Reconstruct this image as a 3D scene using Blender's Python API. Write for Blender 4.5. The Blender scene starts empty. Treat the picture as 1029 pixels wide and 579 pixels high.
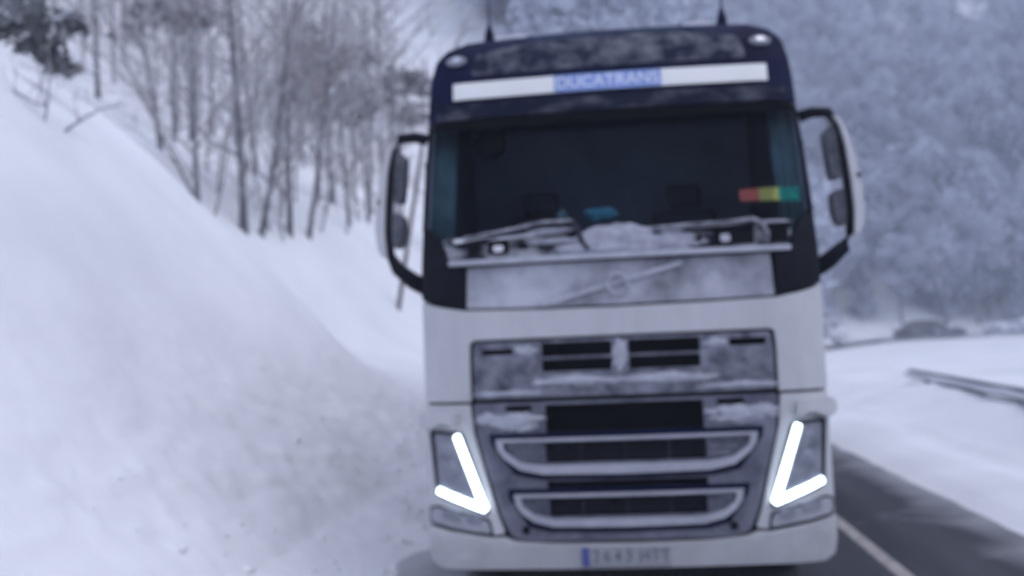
import bpy, bmesh, math, random
import numpy as np
from mathutils import Vector, Matrix, noise

# ------------------------------------------------------------------ camera, sky, sun, exposure
scene = bpy.context.scene
COL = scene.collection
CAM_H = 1.68
YAW, PITCH, ROLL = (math.radians(a) for a in (5.5778, 3.1284, -2.4297))
fwd = Vector((-math.sin(YAW) * math.cos(PITCH), math.cos(YAW) * math.cos(PITCH), math.sin(PITCH)))
rgt = Vector((math.cos(YAW), math.sin(YAW), 0))
upv = rgt.cross(fwd)
r2 = rgt * math.cos(ROLL) + upv * math.sin(ROLL)
u2 = -rgt * math.sin(ROLL) + upv * math.cos(ROLL)
cd = bpy.data.cameras.new('camera')
cam = bpy.data.objects.new('camera', cd)
COL.objects.link(cam)
cam.matrix_world = Matrix(((r2.x, u2.x, -fwd.x, 0), (r2.y, u2.y, -fwd.y, 0), (r2.z, u2.z, -fwd.z, CAM_H), (0, 0, 0, 1)))
cd.sensor_width = 36.0
cd.lens = 36.0 * 1000 / 1029
cd.clip_start = 0.05
cd.clip_end = 2000
cd.dof.use_dof = True                 # the phone was focused too near: the whole place is a little soft
cd.dof.focus_distance = 1.5
cd.dof.aperture_fstop = 2.8
scene.camera = cam

SUN_EL, SUN_AZ = math.radians(57), math.radians(122)      # azimuth from +Y towards +X: behind the camera, to its right
world = bpy.data.worlds.new('World')
scene.world = world
world.use_nodes = True
wn = world.node_tree
sky = wn.nodes.new('ShaderNodeTexSky')
sky.sky_type = 'NISHITA'
sky.sun_disc = False
sky.sun_elevation = SUN_EL
sky.sun_rotation = SUN_AZ
sky.air_density = 1.3
sky.dust_density = 0.7
sky.ozone_density = 2.3
bg = wn.nodes['Background']
bg.inputs['Strength'].default_value = 0.115
wn.links.new(sky.outputs['Color'], bg.inputs['Color'])
sd = bpy.data.lights.new('sun', 'SUN')
sd.energy = 1.45
sd.angle = math.radians(100)
sd.color = (1.0, 0.905, 0.88)
sun = bpy.data.objects.new('sun', sd)
COL.objects.link(sun)
sdir = Vector((math.sin(SUN_AZ) * math.cos(SUN_EL), math.cos(SUN_AZ) * math.cos(SUN_EL), math.sin(SUN_EL)))
sun.rotation_euler = (-sdir).to_track_quat('-Z', 'Y').to_euler()
scene.view_settings.view_transform = 'Standard'
scene.view_settings.look = 'None'
scene.view_settings.exposure = 0.5
scene.view_settings.gamma = 1.0
scene.view_settings.use_curve_mapping = False
scene.cycles.use_denoising = True
scene.cycles.max_bounces = 8
scene.cycles.transparent_max_bounces = 12
scene.cycles.volume_bounces = 1
scene.cycles.volume_step_rate = 4.0


# ------------------------------------------------------------------ helpers
def prin(name):
    m = bpy.data.materials.new(name)
    m.use_nodes = True
    return m, m.node_tree, m.node_tree.nodes['Principled BSDF']


def mat(name, col, rough=0.6, metal=0.0, var=0.12, scale=6.0, emit=None, bump=0.0, bscale=60.0):
    """plain material with a gentle noise in its colour"""
    m, nt, p = prin(name)
    tc = nt.nodes.new('ShaderNodeTexCoord')
    n = nt.nodes.new('ShaderNodeTexNoise')
    n.inputs['Scale'].default_value = scale
    n.inputs['Detail'].default_value = 5
    nt.links.new(tc.outputs['Object'], n.inputs['Vector'])
    cr = nt.nodes.new('ShaderNodeValToRGB')
    cr.color_ramp.elements[0].position = 0.3
    cr.color_ramp.elements[1].position = 0.7
    cr.color_ramp.elements[0].color = (*[c * (1 - var) for c in col], 1)
    cr.color_ramp.elements[1].color = (*[min(1, c * (1 + var)) for c in col], 1)
    nt.links.new(n.outputs['Fac'], cr.inputs['Fac'])
    nt.links.new(cr.outputs['Color'], p.inputs['Base Color'])
    p.inputs['Roughness'].default_value = rough
    p.inputs['Metallic'].default_value = metal
    if emit:
        p.inputs['Emission Color'].default_value = (*emit[0], 1)
        p.inputs['Emission Strength'].default_value = emit[1]
    if bump:
        b = nt.nodes.new('ShaderNodeBump')
        b.inputs['Strength'].default_value = bump
        b.inputs['Distance'].default_value = 0.02
        n2 = nt.nodes.new('ShaderNodeTexNoise')
        n2.inputs['Scale'].default_value = bscale
        n2.inputs['Detail'].default_value = 6
        nt.links.new(tc.outputs['Object'], n2.inputs['Vector'])
        nt.links.new(n2.outputs['Fac'], b.inputs['Height'])
        nt.links.new(b.outputs['Normal'], p.inputs['Normal'])
    return m


def dull(m, k):
    m.node_tree.nodes['Principled BSDF'].inputs['Specular IOR Level'].default_value = k


def dusted(name, col, cover=0.5, scale=5.0, soft=0.16, snow=(0.62, 0.63, 0.68), rough=0.45, stretch=(1, 1, 1), up=0.0, most=1.0):
    """a surface partly covered by wind-blown snow: noise decides where (plus faces that look up when up > 0)"""
    m, nt, p = prin(name)
    L = nt.links.new
    tc = nt.nodes.new('ShaderNodeTexCoord')
    mp = nt.nodes.new('ShaderNodeMapping')
    mp.inputs['Scale'].default_value = stretch
    L(tc.outputs['Object'], mp.inputs['Vector'])
    n = nt.nodes.new('ShaderNodeTexNoise')
    n.inputs['Scale'].default_value = scale
    n.inputs['Detail'].default_value = 9
    n.inputs['Roughness'].default_value = 0.62
    L(mp.outputs['Vector'], n.inputs['Vector'])
    fac = n.outputs['Fac']
    if up:
        g = nt.nodes.new('ShaderNodeNewGeometry')
        sx = nt.nodes.new('ShaderNodeSeparateXYZ')
        L(g.outputs['Normal'], sx.inputs['Vector'])
        mu = nt.nodes.new('ShaderNodeMath')
        mu.operation = 'MULTIPLY_ADD'
        mu.inputs[1].default_value = up
        L(sx.outputs['Z'], mu.inputs[0])
        L(fac, mu.inputs[2])
        fac = mu.outputs['Value']
    mr = nt.nodes.new('ShaderNodeMapRange')
    mid = 0.75 - 0.5 * cover
    mr.inputs['From Min'].default_value = mid - soft
    mr.inputs['From Max'].default_value = mid + soft
    mr.inputs['To Max'].default_value = most
    L(fac, mr.inputs['Value'])
    mx = nt.nodes.new('ShaderNodeMix')
    mx.data_type = 'RGBA'
    mx.inputs['A'].default_value = (*col, 1)
    mx.inputs['B'].default_value = (*snow, 1)
    L(mr.outputs['Result'], mx.inputs['Factor'])
    L(mx.outputs['Result'], p.inputs['Base Color'])
    rr = nt.nodes.new('ShaderNodeMapRange')
    rr.inputs['To Min'].default_value = rough
    rr.inputs['To Max'].default_value = 0.9
    L(mr.outputs['Result'], rr.inputs['Value'])
    L(rr.outputs['Result'], p.inputs['Roughness'])
    b = nt.nodes.new('ShaderNodeBump')
    b.inputs['Strength'].default_value = 0.35
    b.inputs['Distance'].default_value = 0.01
    L(mr.outputs['Result'], b.inputs['Height'])
    L(b.outputs['Normal'], p.inputs['Normal'])
    return m


def link(name, me, m=None, parent=None, smooth=False):
    o = bpy.data.objects.new(name, me)
    COL.objects.link(o)
    if m is not None and not me.materials:
        me.materials.append(m)
    if parent is not None:
        o.parent = parent
    if smooth:
        me.polygons.foreach_set('use_smooth', [True] * len(me.polygons))
    return o


def from_bm(name, bm, m, parent=None, smooth=False, bevel=0.0):
    me = bpy.data.meshes.new(name)
    bm.to_mesh(me)
    bm.free()
    o = link(name, me, m, parent, smooth)
    if bevel:
        md = o.modifiers.new('bevel', 'BEVEL')
        md.width = bevel
        md.segments = 2
        md.limit_method = 'ANGLE'
        md.angle_limit = math.radians(40)
    return o


def thing(name, label, cat, loc=(0, 0, 0), group=None):
    o = bpy.data.objects.new(name, None)
    COL.objects.link(o)
    o.location = loc
    o.empty_display_size = 0.2
    tag(o, label, cat, group)
    return o


def tag(o, label=None, cat=None, group=None, kind=None):
    if label: o['label'] = label
    if cat: o['category'] = cat
    if group: o['group'] = group
    if kind: o['kind'] = kind
    return o


def tube_into(V, Fc, pts, rad, sides=6, cap=True):
    """append a tapered tube along pts to vertex / face lists"""
    base = len(V)
    n = len(pts)
    for i, p in enumerate(pts):
        a = pts[max(0, i - 1)]
        b = pts[min(n - 1, i + 1)]
        t = (b - a)
        if t.length < 1e-9: t = Vector((0, 0, 1))
        t.normalize()
        ref = Vector((0, 0, 1)) if abs(t.z) < 0.9 else Vector((1, 0, 0))
        e1 = t.cross(ref).normalized()
        e2 = t.cross(e1)
        r = rad[i] if hasattr(rad, '__len__') else rad
        for k in range(sides):
            an = 2 * math.pi * k / sides
            V.append(p + (e1 * math.cos(an) + e2 * math.sin(an)) * r)
    for i in range(n - 1):
        for k in range(sides):
            k2 = (k + 1) % sides
            Fc.append((base + i * sides + k, base + i * sides + k2, base + (i + 1) * sides + k2, base + (i + 1) * sides + k))
    if cap:
        Fc.append(tuple(base + k for k in range(sides))[::-1])
        Fc.append(tuple(base + (n - 1) * sides + k for k in range(sides)))


def tube(name, pts, rad, m, parent=None, sides=8):
    V, Fc = [], []
    tube_into(V, Fc, [Vector(p) for p in pts], rad, sides)
    me = bpy.data.meshes.new(name)
    me.from_pydata([tuple(v) for v in V], [], Fc)
    return link(name, me, m, parent, True)


def box_bm(c, s, bm=None):
    bm = bm or bmesh.new()
    r = bmesh.ops.create_cube(bm, size=1.0)
    for v in r['verts']:
        v.co = Vector((c[0] + v.co.x * s[0], c[1] + v.co.y * s[1], c[2] + v.co.z * s[2]))
    return bm


def box(name, c, s, m, parent=None, bevel=0.01):
    return from_bm(name, box_bm(c, s), m, parent, False, bevel)


def sm(a, b, x):
    t = min(1.0, max(0.0, (x - a) / (b - a)))
    return t * t * (3 - 2 * t)


# ------------------------------------------------------------------ materials
M = {}
M['paint'] = dusted('salt_streaked_white_paint', (0.56, 0.56, 0.58), 0.30, 2.5, 0.28, snow=(0.39, 0.39, 0.41), rough=0.32, stretch=(2.2, 2.2, .5), most=0.75)
M['bumper'] = dusted('grimy_white_bumper', (0.53, 0.53, 0.55), 0.34, 3.0, 0.25, snow=(0.33, 0.33, 0.35), rough=0.35)
M['black'] = mat('black_gloss', (0.006, 0.007, 0.012), 0.25, 0, 0.3, 5)
M['rubber'] = mat('black_plastic', (0.014, 0.015, 0.022), 0.7, 0, 0.3, 20)
M['void'] = mat('dark_void', (0.006, 0.006, 0.008), 0.9, 0, 0.2, 9)
M['header'] = mat('navy_header', (0.005, 0.007, 0.032), 0.35, 0, 0.3, 5)
M['headersnow'] = dusted('navy_header_snow', (0.010, 0.013, 0.036), 0.36, 6.0, 0.16, stretch=(1, 1, 1.2), rough=0.4, most=0.30)
M['visorsnow'] = dusted('visor_snow', (0.006, 0.008, 0.024), 0.22, 6.0, 0.16, stretch=(.6, 1, 1.5), rough=0.4, most=0.22)
M['dustpanel'] = dusted('snow_dusted_panel', (0.03, 0.03, 0.045), 0.66, 2.2, 0.20, snow=(0.55, 0.56, 0.63), most=0.9)
M['cowl'] = dusted('snow_patched_cowl', (0.010, 0.011, 0.022), 0.34, 7.0, 0.12, stretch=(0.5, 1, 1.6), most=0.85)
M['grille'] = dusted('snow_dusted_grille', (0.045, 0.046, 0.07), 0.48, 9.0, 0.22, snow=(0.40, 0.41, 0.48), most=0.75)
M['grillelow'] = dusted('dusted_lower_grille', (0.05, 0.051, 0.08), 0.48, 5.0, 0.3, snow=(0.36, 0.37, 0.44), most=0.7)
M['chrome'] = dusted('frosted_silver_trim', (0.33, 0.335, 0.39), 0.5, 9.0, 0.25, snow=(0.50, 0.51, 0.57), rough=0.35)
M['bar'] = mat('dark_bar', (0.035, 0.035, 0.05), 0.5, 0, 0.3, 12)
M['frost'] = mat('crusted_snow', (0.72, 0.73, 0.78), 0.9, 0, 0.10, 14, bump=0.5, bscale=40)
M['softfrost'] = mat('thin_grey_snow', (0.42, 0.43, 0.49), 0.9, 0, 0.16, 9, bump=0.4, bscale=25)
M['wiperfrost'] = dusted('frosted_wiper', (0.05, 0.05, 0.07), 0.5, 12.0, 0.2, snow=(0.40, 0.41, 0.47), rough=0.7)
M['dimfrost'] = dusted('patchy_grey_snow', (0.20, 0.205, 0.25), 0.55, 14.0, 0.25, snow=(0.46, 0.47, 0.54), rough=0.9)
M['sign'] = mat('white_sign_board', (0.80, 0.80, 0.78), 0.45, 0, 0.04, 4)
M['signblue'] = mat('pale_blue_print', (0.22, 0.32, 0.64), 0.5, 0, 0.10, 8)
M['letter'] = mat('white_lettering', (0.74, 0.77, 0.88), 0.5, 0, 0.05, 8)
M['plate'] = mat('dirty_number_plate', (0.34, 0.345, 0.37), 0.5, 0, 0.10, 20)
M['platetext'] = mat('grimy_plate_lettering', (0.15, 0.16, 0.20), 0.6, 0, 0.2, 20)
M['plateblue'] = mat('plate_blue_strip', (0.07, 0.09, 0.30), 0.5, 0, 0.15, 20)
M['drl'] = mat('lit_white_strip', (0.9, 0.95, 1.0), 0.4, 0, 0.0, 5, emit=((0.72, 0.88, 1.0), 4.0))
M['lamp'] = dusted('grey_lamp_lens', (0.10, 0.11, 0.14), 0.5, 9.0, 0.3, snow=(0.33, 0.34, 0.40), rough=0.15)
M['reflector'] = mat('silver_reflector', (0.75, 0.76, 0.80), 0.18, 0.7, 0.05, 6)
M['foglens'] = dusted('frosted_fog_lamp', (0.27, 0.28, 0.32), 0.5, 8.0, 0.3, snow=(0.46, 0.47, 0.52), rough=0.2)
M['tyre'] = mat('tyre_rubber', (0.02, 0.02, 0.022), 0.85, 0, 0.2, 20)
M['rim'] = mat('steel_rim', (0.35, 0.35, 0.36), 0.4, 0.8, 0.1, 10)
M['interior'] = mat('dark_interior', (0.06, 0.075, 0.11), 0.8, 0, 0.2, 6)
M['lining'] = mat('grey_cab_lining', (0.28, 0.34, 0.43), 0.9, 0, 0.15, 3)
M['housing'] = dusted('frosted_black_housing', (0.02, 0.022, 0.035), 0.3, 8.0, 0.25, snow=(0.2, 0.21, 0.25), rough=0.4)
M['curtain'] = mat('teal_curtain', (0.15, 0.26, 0.26), 0.9, 0, 0.25, 8)
M['redc'] = mat('red_cloth', (0.85, 0.17, 0.11), 0.8, 0, 0.1, 12, emit=None)
M['yelc'] = mat('yellow_cloth', (0.62, 0.56, 0.12), 0.8, 0, 0.1, 12)
M['grnc'] = mat('green_cloth', (0.01, 0.40, 0.26), 0.8, 0, 0.1, 12)
M['tealc'] = mat('teal_cloth', (0.06, 0.30, 0.36), 0.8, 0, 0.2, 12)
M['line'] = dusted('worn_line_paint', (0.42, 0.38, 0.36), 0.35, 8.0, 0.2, snow=(0.16, 0.16, 0.18), rough=0.7)
M['steel'] = mat('galvanised_rail', (0.07, 0.075, 0.10), 0.55, 0.3, 0.2, 3)
M['carpaint'] = dusted('dark_car_paint', (0.012, 0.018, 0.03), 0.12, 1.5, 0.2, rough=0.35, up=0.1)
M['carglass'] = mat('car_glass', (0.015, 0.02, 0.03), 0.1, 0, 0.1, 2)
M['bark'] = dusted('frosted_bark', (0.10, 0.092, 0.105), 0.24, 3.0, 0.14, up=0.10)
M['twig'] = dusted('frosted_twigs', (0.20, 0.165, 0.155), 0.44, 1.2, 0.18, up=0.14)
M['deadleaf'] = dusted('grey_brown_foliage', (0.13, 0.115, 0.115), 0.26, 1.3, 0.15, up=0.16)
M['pineleaf'] = dusted('dark_pine_needles', (0.11, 0.115, 0.125), 0.30, 1.6, 0.12, up=0.10)
M['hazesnowleaf'] = dusted('haze_paled_snowy_needles', (0.21, 0.23, 0.28), 0.68, 0.30, 0.34, snow=(0.62, 0.65, 0.76), up=0.08)  # snowy needles, base colour paled to carry part of the far haze
M['stick'] = mat('brown_stake', (0.10, 0.08, 0.085), 0.8, 0, 0.2, 9)


for k_ in ('black', 'rubber', 'void', 'header', 'headersnow', 'visorsnow', 'bar', 'interior', 'cowl', 'dustpanel', 'grille', 'grillelow'):
    dull(M[k_], .06)


def glass_mat(name, tint, rough=0.05):
    m = bpy.data.materials.new(name)
    m.use_nodes = True
    nt = m.node_tree
    nt.nodes.clear()
    out = nt.nodes.new('ShaderNodeOutputMaterial')
    mix = nt.nodes.new('ShaderNodeMixShader')
    tr = nt.nodes.new('ShaderNodeBsdfTransparent')
    tr.inputs['Color'].default_value = (*tint, 1)
    gl = nt.nodes.new('ShaderNodeBsdfGlossy')
    gl.inputs['Roughness'].default_value = rough
    fr = nt.nodes.new('ShaderNodeFresnel')
    fr.inputs['IOR'].default_value = 1.09
    nt.links.new(fr.outputs['Fac'], mix.inputs['Fac'])
    nt.links.new(tr.outputs['BSDF'], mix.inputs[1])
    nt.links.new(gl.outputs['BSDF'], mix.inputs[2])
    nt.links.new(mix.outputs['Shader'], out.inputs['Surface'])
    return m


M['glass'] = glass_mat('windscreen_glass', (0.72, 0.76, 0.82))


def snow_mat():
    m, nt, p = prin('snow')
    L = nt.links.new
    tc = nt.nodes.new('ShaderNodeTexCoord')
    n = nt.nodes.new('ShaderNodeTexNoise')
    n.inputs['Scale'].default_value = 0.5
    n.inputs['Detail'].default_value = 8
    L(tc.outputs['Object'], n.inputs['Vector'])
    cr = nt.nodes.new('ShaderNodeValToRGB')
    cr.color_ramp.elements[0].position = 0.3
    cr.color_ramp.elements[1].position = 0.62
    cr.color_ramp.elements[0].color = (0.72, 0.725, 0.745, 1)
    cr.color_ramp.elements[1].color = (0.82, 0.82, 0.84, 1)
    L(n.outputs['Fac'], cr.inputs['Fac'])
    L(cr.outputs['Color'], p.inputs['Base Color'])
    p.inputs['Roughness'].default_value = 0.92
    p.inputs['Specular IOR Level'].default_value = 0.15
    b = nt.nodes.new('ShaderNodeBump')
    b.inputs['Strength'].default_value = 0.35
    b.inputs['Distance'].default_value = 0.05
    n2 = nt.nodes.new('ShaderNodeTexNoise')
    n2.inputs['Scale'].default_value = 5.0
    n2.inputs['Detail'].default_value = 8
    L(tc.outputs['Object'], n2.inputs['Vector'])
    L(n2.outputs['Fac'], b.inputs['Height'])
    L(b.outputs['Normal'], p.inputs['Normal'])
    return m


def asphalt_mat():
    m, nt, p = prin('wet_asphalt')
    L = nt.links.new
    tc = nt.nodes.new('ShaderNodeTexCoord')
    mp = nt.nodes.new('ShaderNodeMapping')
    mp.inputs['Scale'].default_value = (2.2, 0.12, 1)
    L(tc.outputs['Object'], mp.inputs['Vector'])
    n = nt.nodes.new('ShaderNodeTexNoise')
    n.inputs['Scale'].default_value = 1.0
    n.inputs['Detail'].default_value = 7
    L(mp.outputs['Vector'], n.inputs['Vector'])
    cr = nt.nodes.new('ShaderNodeValToRGB')
    e = cr.color_ramp.elements
    e[0].position, e[0].color = 0.36, (0.016, 0.016, 0.022, 1)
    e[1].position, e[1].color = 0.72, (0.075, 0.072, 0.08, 1)
    L(n.outputs['Fac'], cr.inputs['Fac'])
    n3 = nt.nodes.new('ShaderNodeTexNoise')
    n3.inputs['Scale'].default_value = 90
    L(tc.outputs['Object'], n3.inputs['Vector'])
    mx = nt.nodes.new('ShaderNodeMix')
    mx.data_type = 'RGBA'
    mx.blend_type = 'OVERLAY'
    mx.inputs['Factor'].default_value = 0.35
    L(cr.outputs['Color'], mx.inputs['A'])
    L(n3.outputs['Fac'], mx.inputs['B'])
    sx = nt.nodes.new('ShaderNodeSeparateXYZ')
    L(tc.outputs['Object'], sx.inputs['Vector'])
    n4 = nt.nodes.new('ShaderNodeTexNoise')
    n4.inputs['Scale'].default_value = 1.4
    n4.inputs['Detail'].default_value = 8
    L(tc.outputs['Object'], n4.inputs['Vector'])
    prev = mx.outputs['Result']
    for a, b in ((2.5, 3.6), (-0.6, -1.7)):          # slush thrown up along both snow edges
        mr = nt.nodes.new('ShaderNodeMapRange')
        mr.inputs['From Min'].default_value = a
        mr.inputs['From Max'].default_value = b
        L(sx.outputs['X'], mr.inputs['Value'])
        ad = nt.nodes.new('ShaderNodeMath')
        ad.operation = 'ADD'
        L(mr.outputs['Result'], ad.inputs[0])
        L(n4.outputs['Fac'], ad.inputs[1])
        m2 = nt.nodes.new('ShaderNodeMapRange')
        m2.inputs['From Min'].default_value = 0.62
        m2.inputs['From Max'].default_value = 1.4
        m2.inputs['To Max'].default_value = 0.9
        L(ad.outputs['Value'], m2.inputs['Value'])
        ms = nt.nodes.new('ShaderNodeMix')
        ms.data_type = 'RGBA'
        ms.inputs['B'].default_value = (0.46, 0.46, 0.49, 1)
        L(m2.outputs['Result'], ms.inputs['Factor'])
        L(prev, ms.inputs['A'])
        prev = ms.outputs['Result']
    L(prev, p.inputs['Base Color'])
    p.inputs['Roughness'].default_value = 0.6
    p.inputs['Specular IOR Level'].default_value = 0.2
    b = nt.nodes.new('ShaderNodeBump')
    b.inputs['Strength'].default_value = 0.25
    b.inputs['Distance'].default_value = 0.01
    L(n3.outputs['Fac'], b.inputs['Height'])
    L(b.outputs['Normal'], p.inputs['Normal'])
    return m


M['snow'] = snow_mat()
M['asphalt'] = asphalt_mat()

# ------------------------------------------------------------------ terrain
#TERRAIN-BEGIN
def csh(y):                                   # the road bends away to the right
    return 22.0 * (max(0.0, min(y, 80.0) - 28.0) / 52.0) ** 2

def elev(y):
    t = min(1.0, max(0.0, (y - 30.0) / 45.0))
    return 0.40 * t * t * (3 - 2 * t)

LS = [0.9, 1.25, 1.5, 1.8, 2.3, 2.7, 3.2, 3.9, 5.0, 6.2, 7.1, 8.6, 12, 20, 40, 80, 200]
LZ = [-.06, -.05, .02, .10, .28, .62, 1.12, 1.92, 3.2, 4.52, 5.3, 5.95, 7.6, 12.5, 27, 58, 140]
RS = [2.7, 3.0, 3.2, 3.4, 3.75, 4.2, 5.5, 8, 14, 30, 60, 200]
RZ = [-.06, -.05, .02, .1, .2, .22, .53, .56, .55, .5, .4, 4]

def shl(y):
    return float(np.interp(y, [12.4, 13.6, 14.6, 15.8, 17.5, 19.5, 22, 26, 60], [0, .12, .6, 1.15, 1.2, .7, .0, -.4, -.4]))

def base_h(x, y):
    d = x - csh(y)
    if d < 0.5:
        s = -d
        k = min(1.0, max(0.0, (s - 3.0) / 2.2))
        s -= shl(y) * k * k * (3 - 2 * k)
        s -= 0.42 * max(0.0, 1 - abs(s - 1.4) / 1.2) * (1.0 if y < 7.6 else max(0.0, 1 - (y - 7.6)))
        z = float(np.interp(s, LS, LZ))
        if y > 45 and x > 0: z *= 1 - .9 * min(1.0, (y - 45) / 15) * min(1.0, x / 8)
    else:
        z = float(np.interp(d, RS, RZ)) - .34 * min(1.0, max(0.0, (y - 26) / 14.0)) * min(1.0, max(0.0, (d - 4.0) / 1.5))
    z += elev(y)
    t = max(0.0, -30.0 - y)
    z += 0.5 * t * t / (t + 25.0)             # unseen rise behind the viewer, added for what the windscreen reflects
    t = max(0.0, y - float(np.interp(x, [-30, 0, 8, 18, 30, 60, 120], [40, 44, 60, 86, 90, 92, 92])))
    z += 0.72 * t * t / (t + 8.0)
    return z if z < 55 else 55 + 22 * math.tanh((z - 55) / 22)
#TERRAIN-END


def ground_h(x, y, both=False):
    z = base_h(x, y)
    d = x - csh(y)
    p = Vector((x, y, 0))
    off = max(0.0, min(1.0, (-d - 1.6) / 1.0)) if d < 0 else max(0.0, min(1.0, (d - 3.3) / 1.0))
    edge = math.exp(-((-d - 1.55) / 0.35) ** 2) + math.exp(-((d - 3.25) / 0.3) ** 2)
    r = 0.0
    if y < 60 and abs(x) < 40:
        r += edge * (0.05 if d < 0 else 0.015) * noise.noise(p * 1.7)
        lump = off * math.exp(-((-d - 2.6) / 1.1) ** 2) * (1.0 if y < 30 else 0.3)
        u = (x - z) * 0.75 if d < 0 else x           # runs along the slope, so that lumps stay round on the bank
        f = noise.noise(Vector((u * 1.6, y * 1.6, 1.0)))
        g = noise.noise(Vector((u * 4.5, y * 4.5, 7.0)))
        g2 = noise.noise(Vector((u * 9.0, y * 9.0, 3.0)))
        r += lump * (0.05 * f + 0.06 * max(0, g) + 0.03 * g2)
        r += off * 0.02 * noise.noise(Vector((u * 1.3, y * 1.3, 3)))
        r += off * 0.10 * noise.noise(Vector((u * 0.4, y * 0.4, 5.2)))
        r += off * 0.22 * noise.noise(Vector((x * 0.55, y * 0.35, 1.7))) * (0.2 + 0.8 * sm(2.5, 5.5, -d))
        if d > 3.3:
            r += off * (0.06 * noise.noise(Vector((x * 0.9, y * 0.5, 9))) + 0.035 * noise.noise(Vector((x * 3.0, y * 0.22, 4))) + 0.02 * noise.noise(Vector((x * 3.5, y * 3.0, 2))))
    far = max(0.0, min(1.0, (y - 40) / 40))
    r += far * 1.4 * noise.noise(p * 0.06 + Vector((3, 1, 4))) * (0.15 if x > 5 and y < 88 else 1)
    return (z + r, r) if both else z + r


def axis(segs):
    out = []
    for a, b, st in segs:
        out += list(np.arange(a, b, st))
    out.append(segs[-1][1])
    return out


XS = axis([(-160, -60, 8), (-60, -24, 2.0), (-24, -10, .4), (-10, -6, .16), (-6, -4.5, .075), (-4.5, -1.5, .04), (-1.5, -1.0, .1), (-1.0, 2.8, .4), (2.8, 4.4, .08), (4.4, 10, .2), (10, 50, 1.0), (50, 200, 8)])
YS = axis([(-160, -40, 10), (-40, -8, 2.0), (-8, 2, 1.0), (2, 5, .3), (5, 15, .085), (15, 26, .16), (26, 50, .5), (50, 120, 1.5), (120, 320, 8)])
TV = []
for y in YS:
    for x in XS:
        z, r = ground_h(x, y, True)
        if -7 < x < -1.6 and 3 < y < 30:      # on the steep bank the lumps stand out from the slope, not straight up
            w = sm(1.6, 2.6, -x) * sm(7, 6, -x) if False else sm(1.6, 2.6, -x) * (1 - sm(5.5, 7, -x))
            TV.append((x + .75 * r * w, y, z - .35 * r * w))
        else:
            TV.append((x, y, z))
nx = len(XS)
TF = [(j * nx + i, j * nx + i + 1, (j + 1) * nx + i + 1, (j + 1) * nx + i) for j in range(len(YS) - 1) for i in range(nx - 1)]
me = bpy.data.meshes.new('snowy_ground')
me.from_pydata(TV, [], TF)
tag(link('snowy_ground', me, M['snow'], None, True), kind='structure')

# clods the plough has thrown on the foot of the bank
rngc = random.Random(5)
V, Fc = [], []
ico = bmesh.new()
bmesh.ops.create_icosphere(ico, subdivisions=2, radius=1.0)
iv = [v.co.copy() for v in ico.verts]
fi = [tuple(v.index for v in f.verts) for f in ico.faces]
ico.free()
for k in range(420):
    y = rngc.uniform(5.2, 16)
    x = -1.72 - abs(rngc.gauss(0, .55))
    if x < -3.1: continue
    z = ground_h(x, y)
    r = .010 + .028 * rngc.random() ** 3
    b = len(V)
    off = Vector((rngc.random() * 50, 0, 0))
    for v in iv:
        q = v * r * (1 + .8 * noise.noise(v * 1.6 + off))
        V.append((x + q.x * 1.2, y + q.y * 1.2, z + q.z * .7 - r * .2))
    Fc += [tuple(i + b for i in f) for f in fi]
me = bpy.data.meshes.new('snow_clods')
me.from_pydata(V, [], Fc)
tag(link('snow_clods', me, M['snow'], None, True), 'loose clods of ploughed snow scattered along the foot of the bank', None, None, 'stuff')

# the road: a sheet the snow edges lap over, following the bend
V, Fc = [], []
ry = list(np.arange(-30, 84.1, 1.0))
for y in ry:
    c = csh(y)
    for d in (-2.6, 0.0, 3.9):
        V.append((c + d, y, elev(y)))
for i in range(len(ry) - 1):
    for k in range(2):
        Fc.append((i * 3 + k, i * 3 + k + 1, i * 3 + k + 4, i * 3 + k + 3))
me = bpy.data.meshes.new('road')
me.from_pydata(V, [], Fc)
tag(link('road', me, M['asphalt']), kind='structure')
V, Fc = [], []
for i, y in enumerate(ry[:92]):
    c = csh(y) + 1.83 + 0.0
    V += [(c + 0.0, y, 0.005 + elev(y)), (c + 0.11, y, 0.005 + elev(y))]
    if i: Fc.append((2 * i - 2, 2 * i - 1, 2 * i + 1, 2 * i))
me = bpy.data.meshes.new('road_line')
me.from_pydata(V, [], Fc)
tag(link('road_line', me, M['line']), kind='structure')

# ------------------------------------------------------------------ the lorry
TX, TY = 0.052, 6.107
truck = thing('lorry', 'white lorry facing the viewer, dark snow-crusted windscreen header, two lit V-shaped lights', 'lorry', (TX, TY, 0))


def plan(x):
    a = abs(x)
    y = 0.03 * min(1.0, (a / 0.8) ** 2)
    if a > 0.8:
        y += 0.12 * ((a - 0.8) / 0.445) ** 3 + 0.02 * (a - 0.8)
    return y


PZ = [0.2, 0.3, 0.45, 1.3, 1.9, 2.2, 2.4, 3.15, 3.45, 3.62, 3.72, 3.79, 3.86]
PY = [0.04, 0.0, -0.01, 0.0, 0.015, 0.05, 0.09, 0.27, 0.33, 0.39, 0.48, 0.64, 0.95]


def Fy(x, z):
    return plan(x) + float(np.interp(z, PZ, PY))


def rounded(poly, r, n=4):
    """round the corners of a closed polygon"""
    out = []
    N = len(poly)
    for i in range(N):
        p0, p1, p2 = (Vector(poly[k % N]).to_2d() for k in (i - 1, i, i + 1))
        a, b = p0 - p1, p2 - p1
        rr = min(r, a.length * .45, b.length * .45)
        a.normalize(); b.normalize()
        s, e = p1 + a * rr, p1 + b * rr
        for k in range(n + 1):
            t = k / n
            out.append(((1 - t) ** 2) * s + 2 * t * (1 - t) * p1 + t * t * e)
    return [(v.x, v.y) for v in out]


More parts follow.
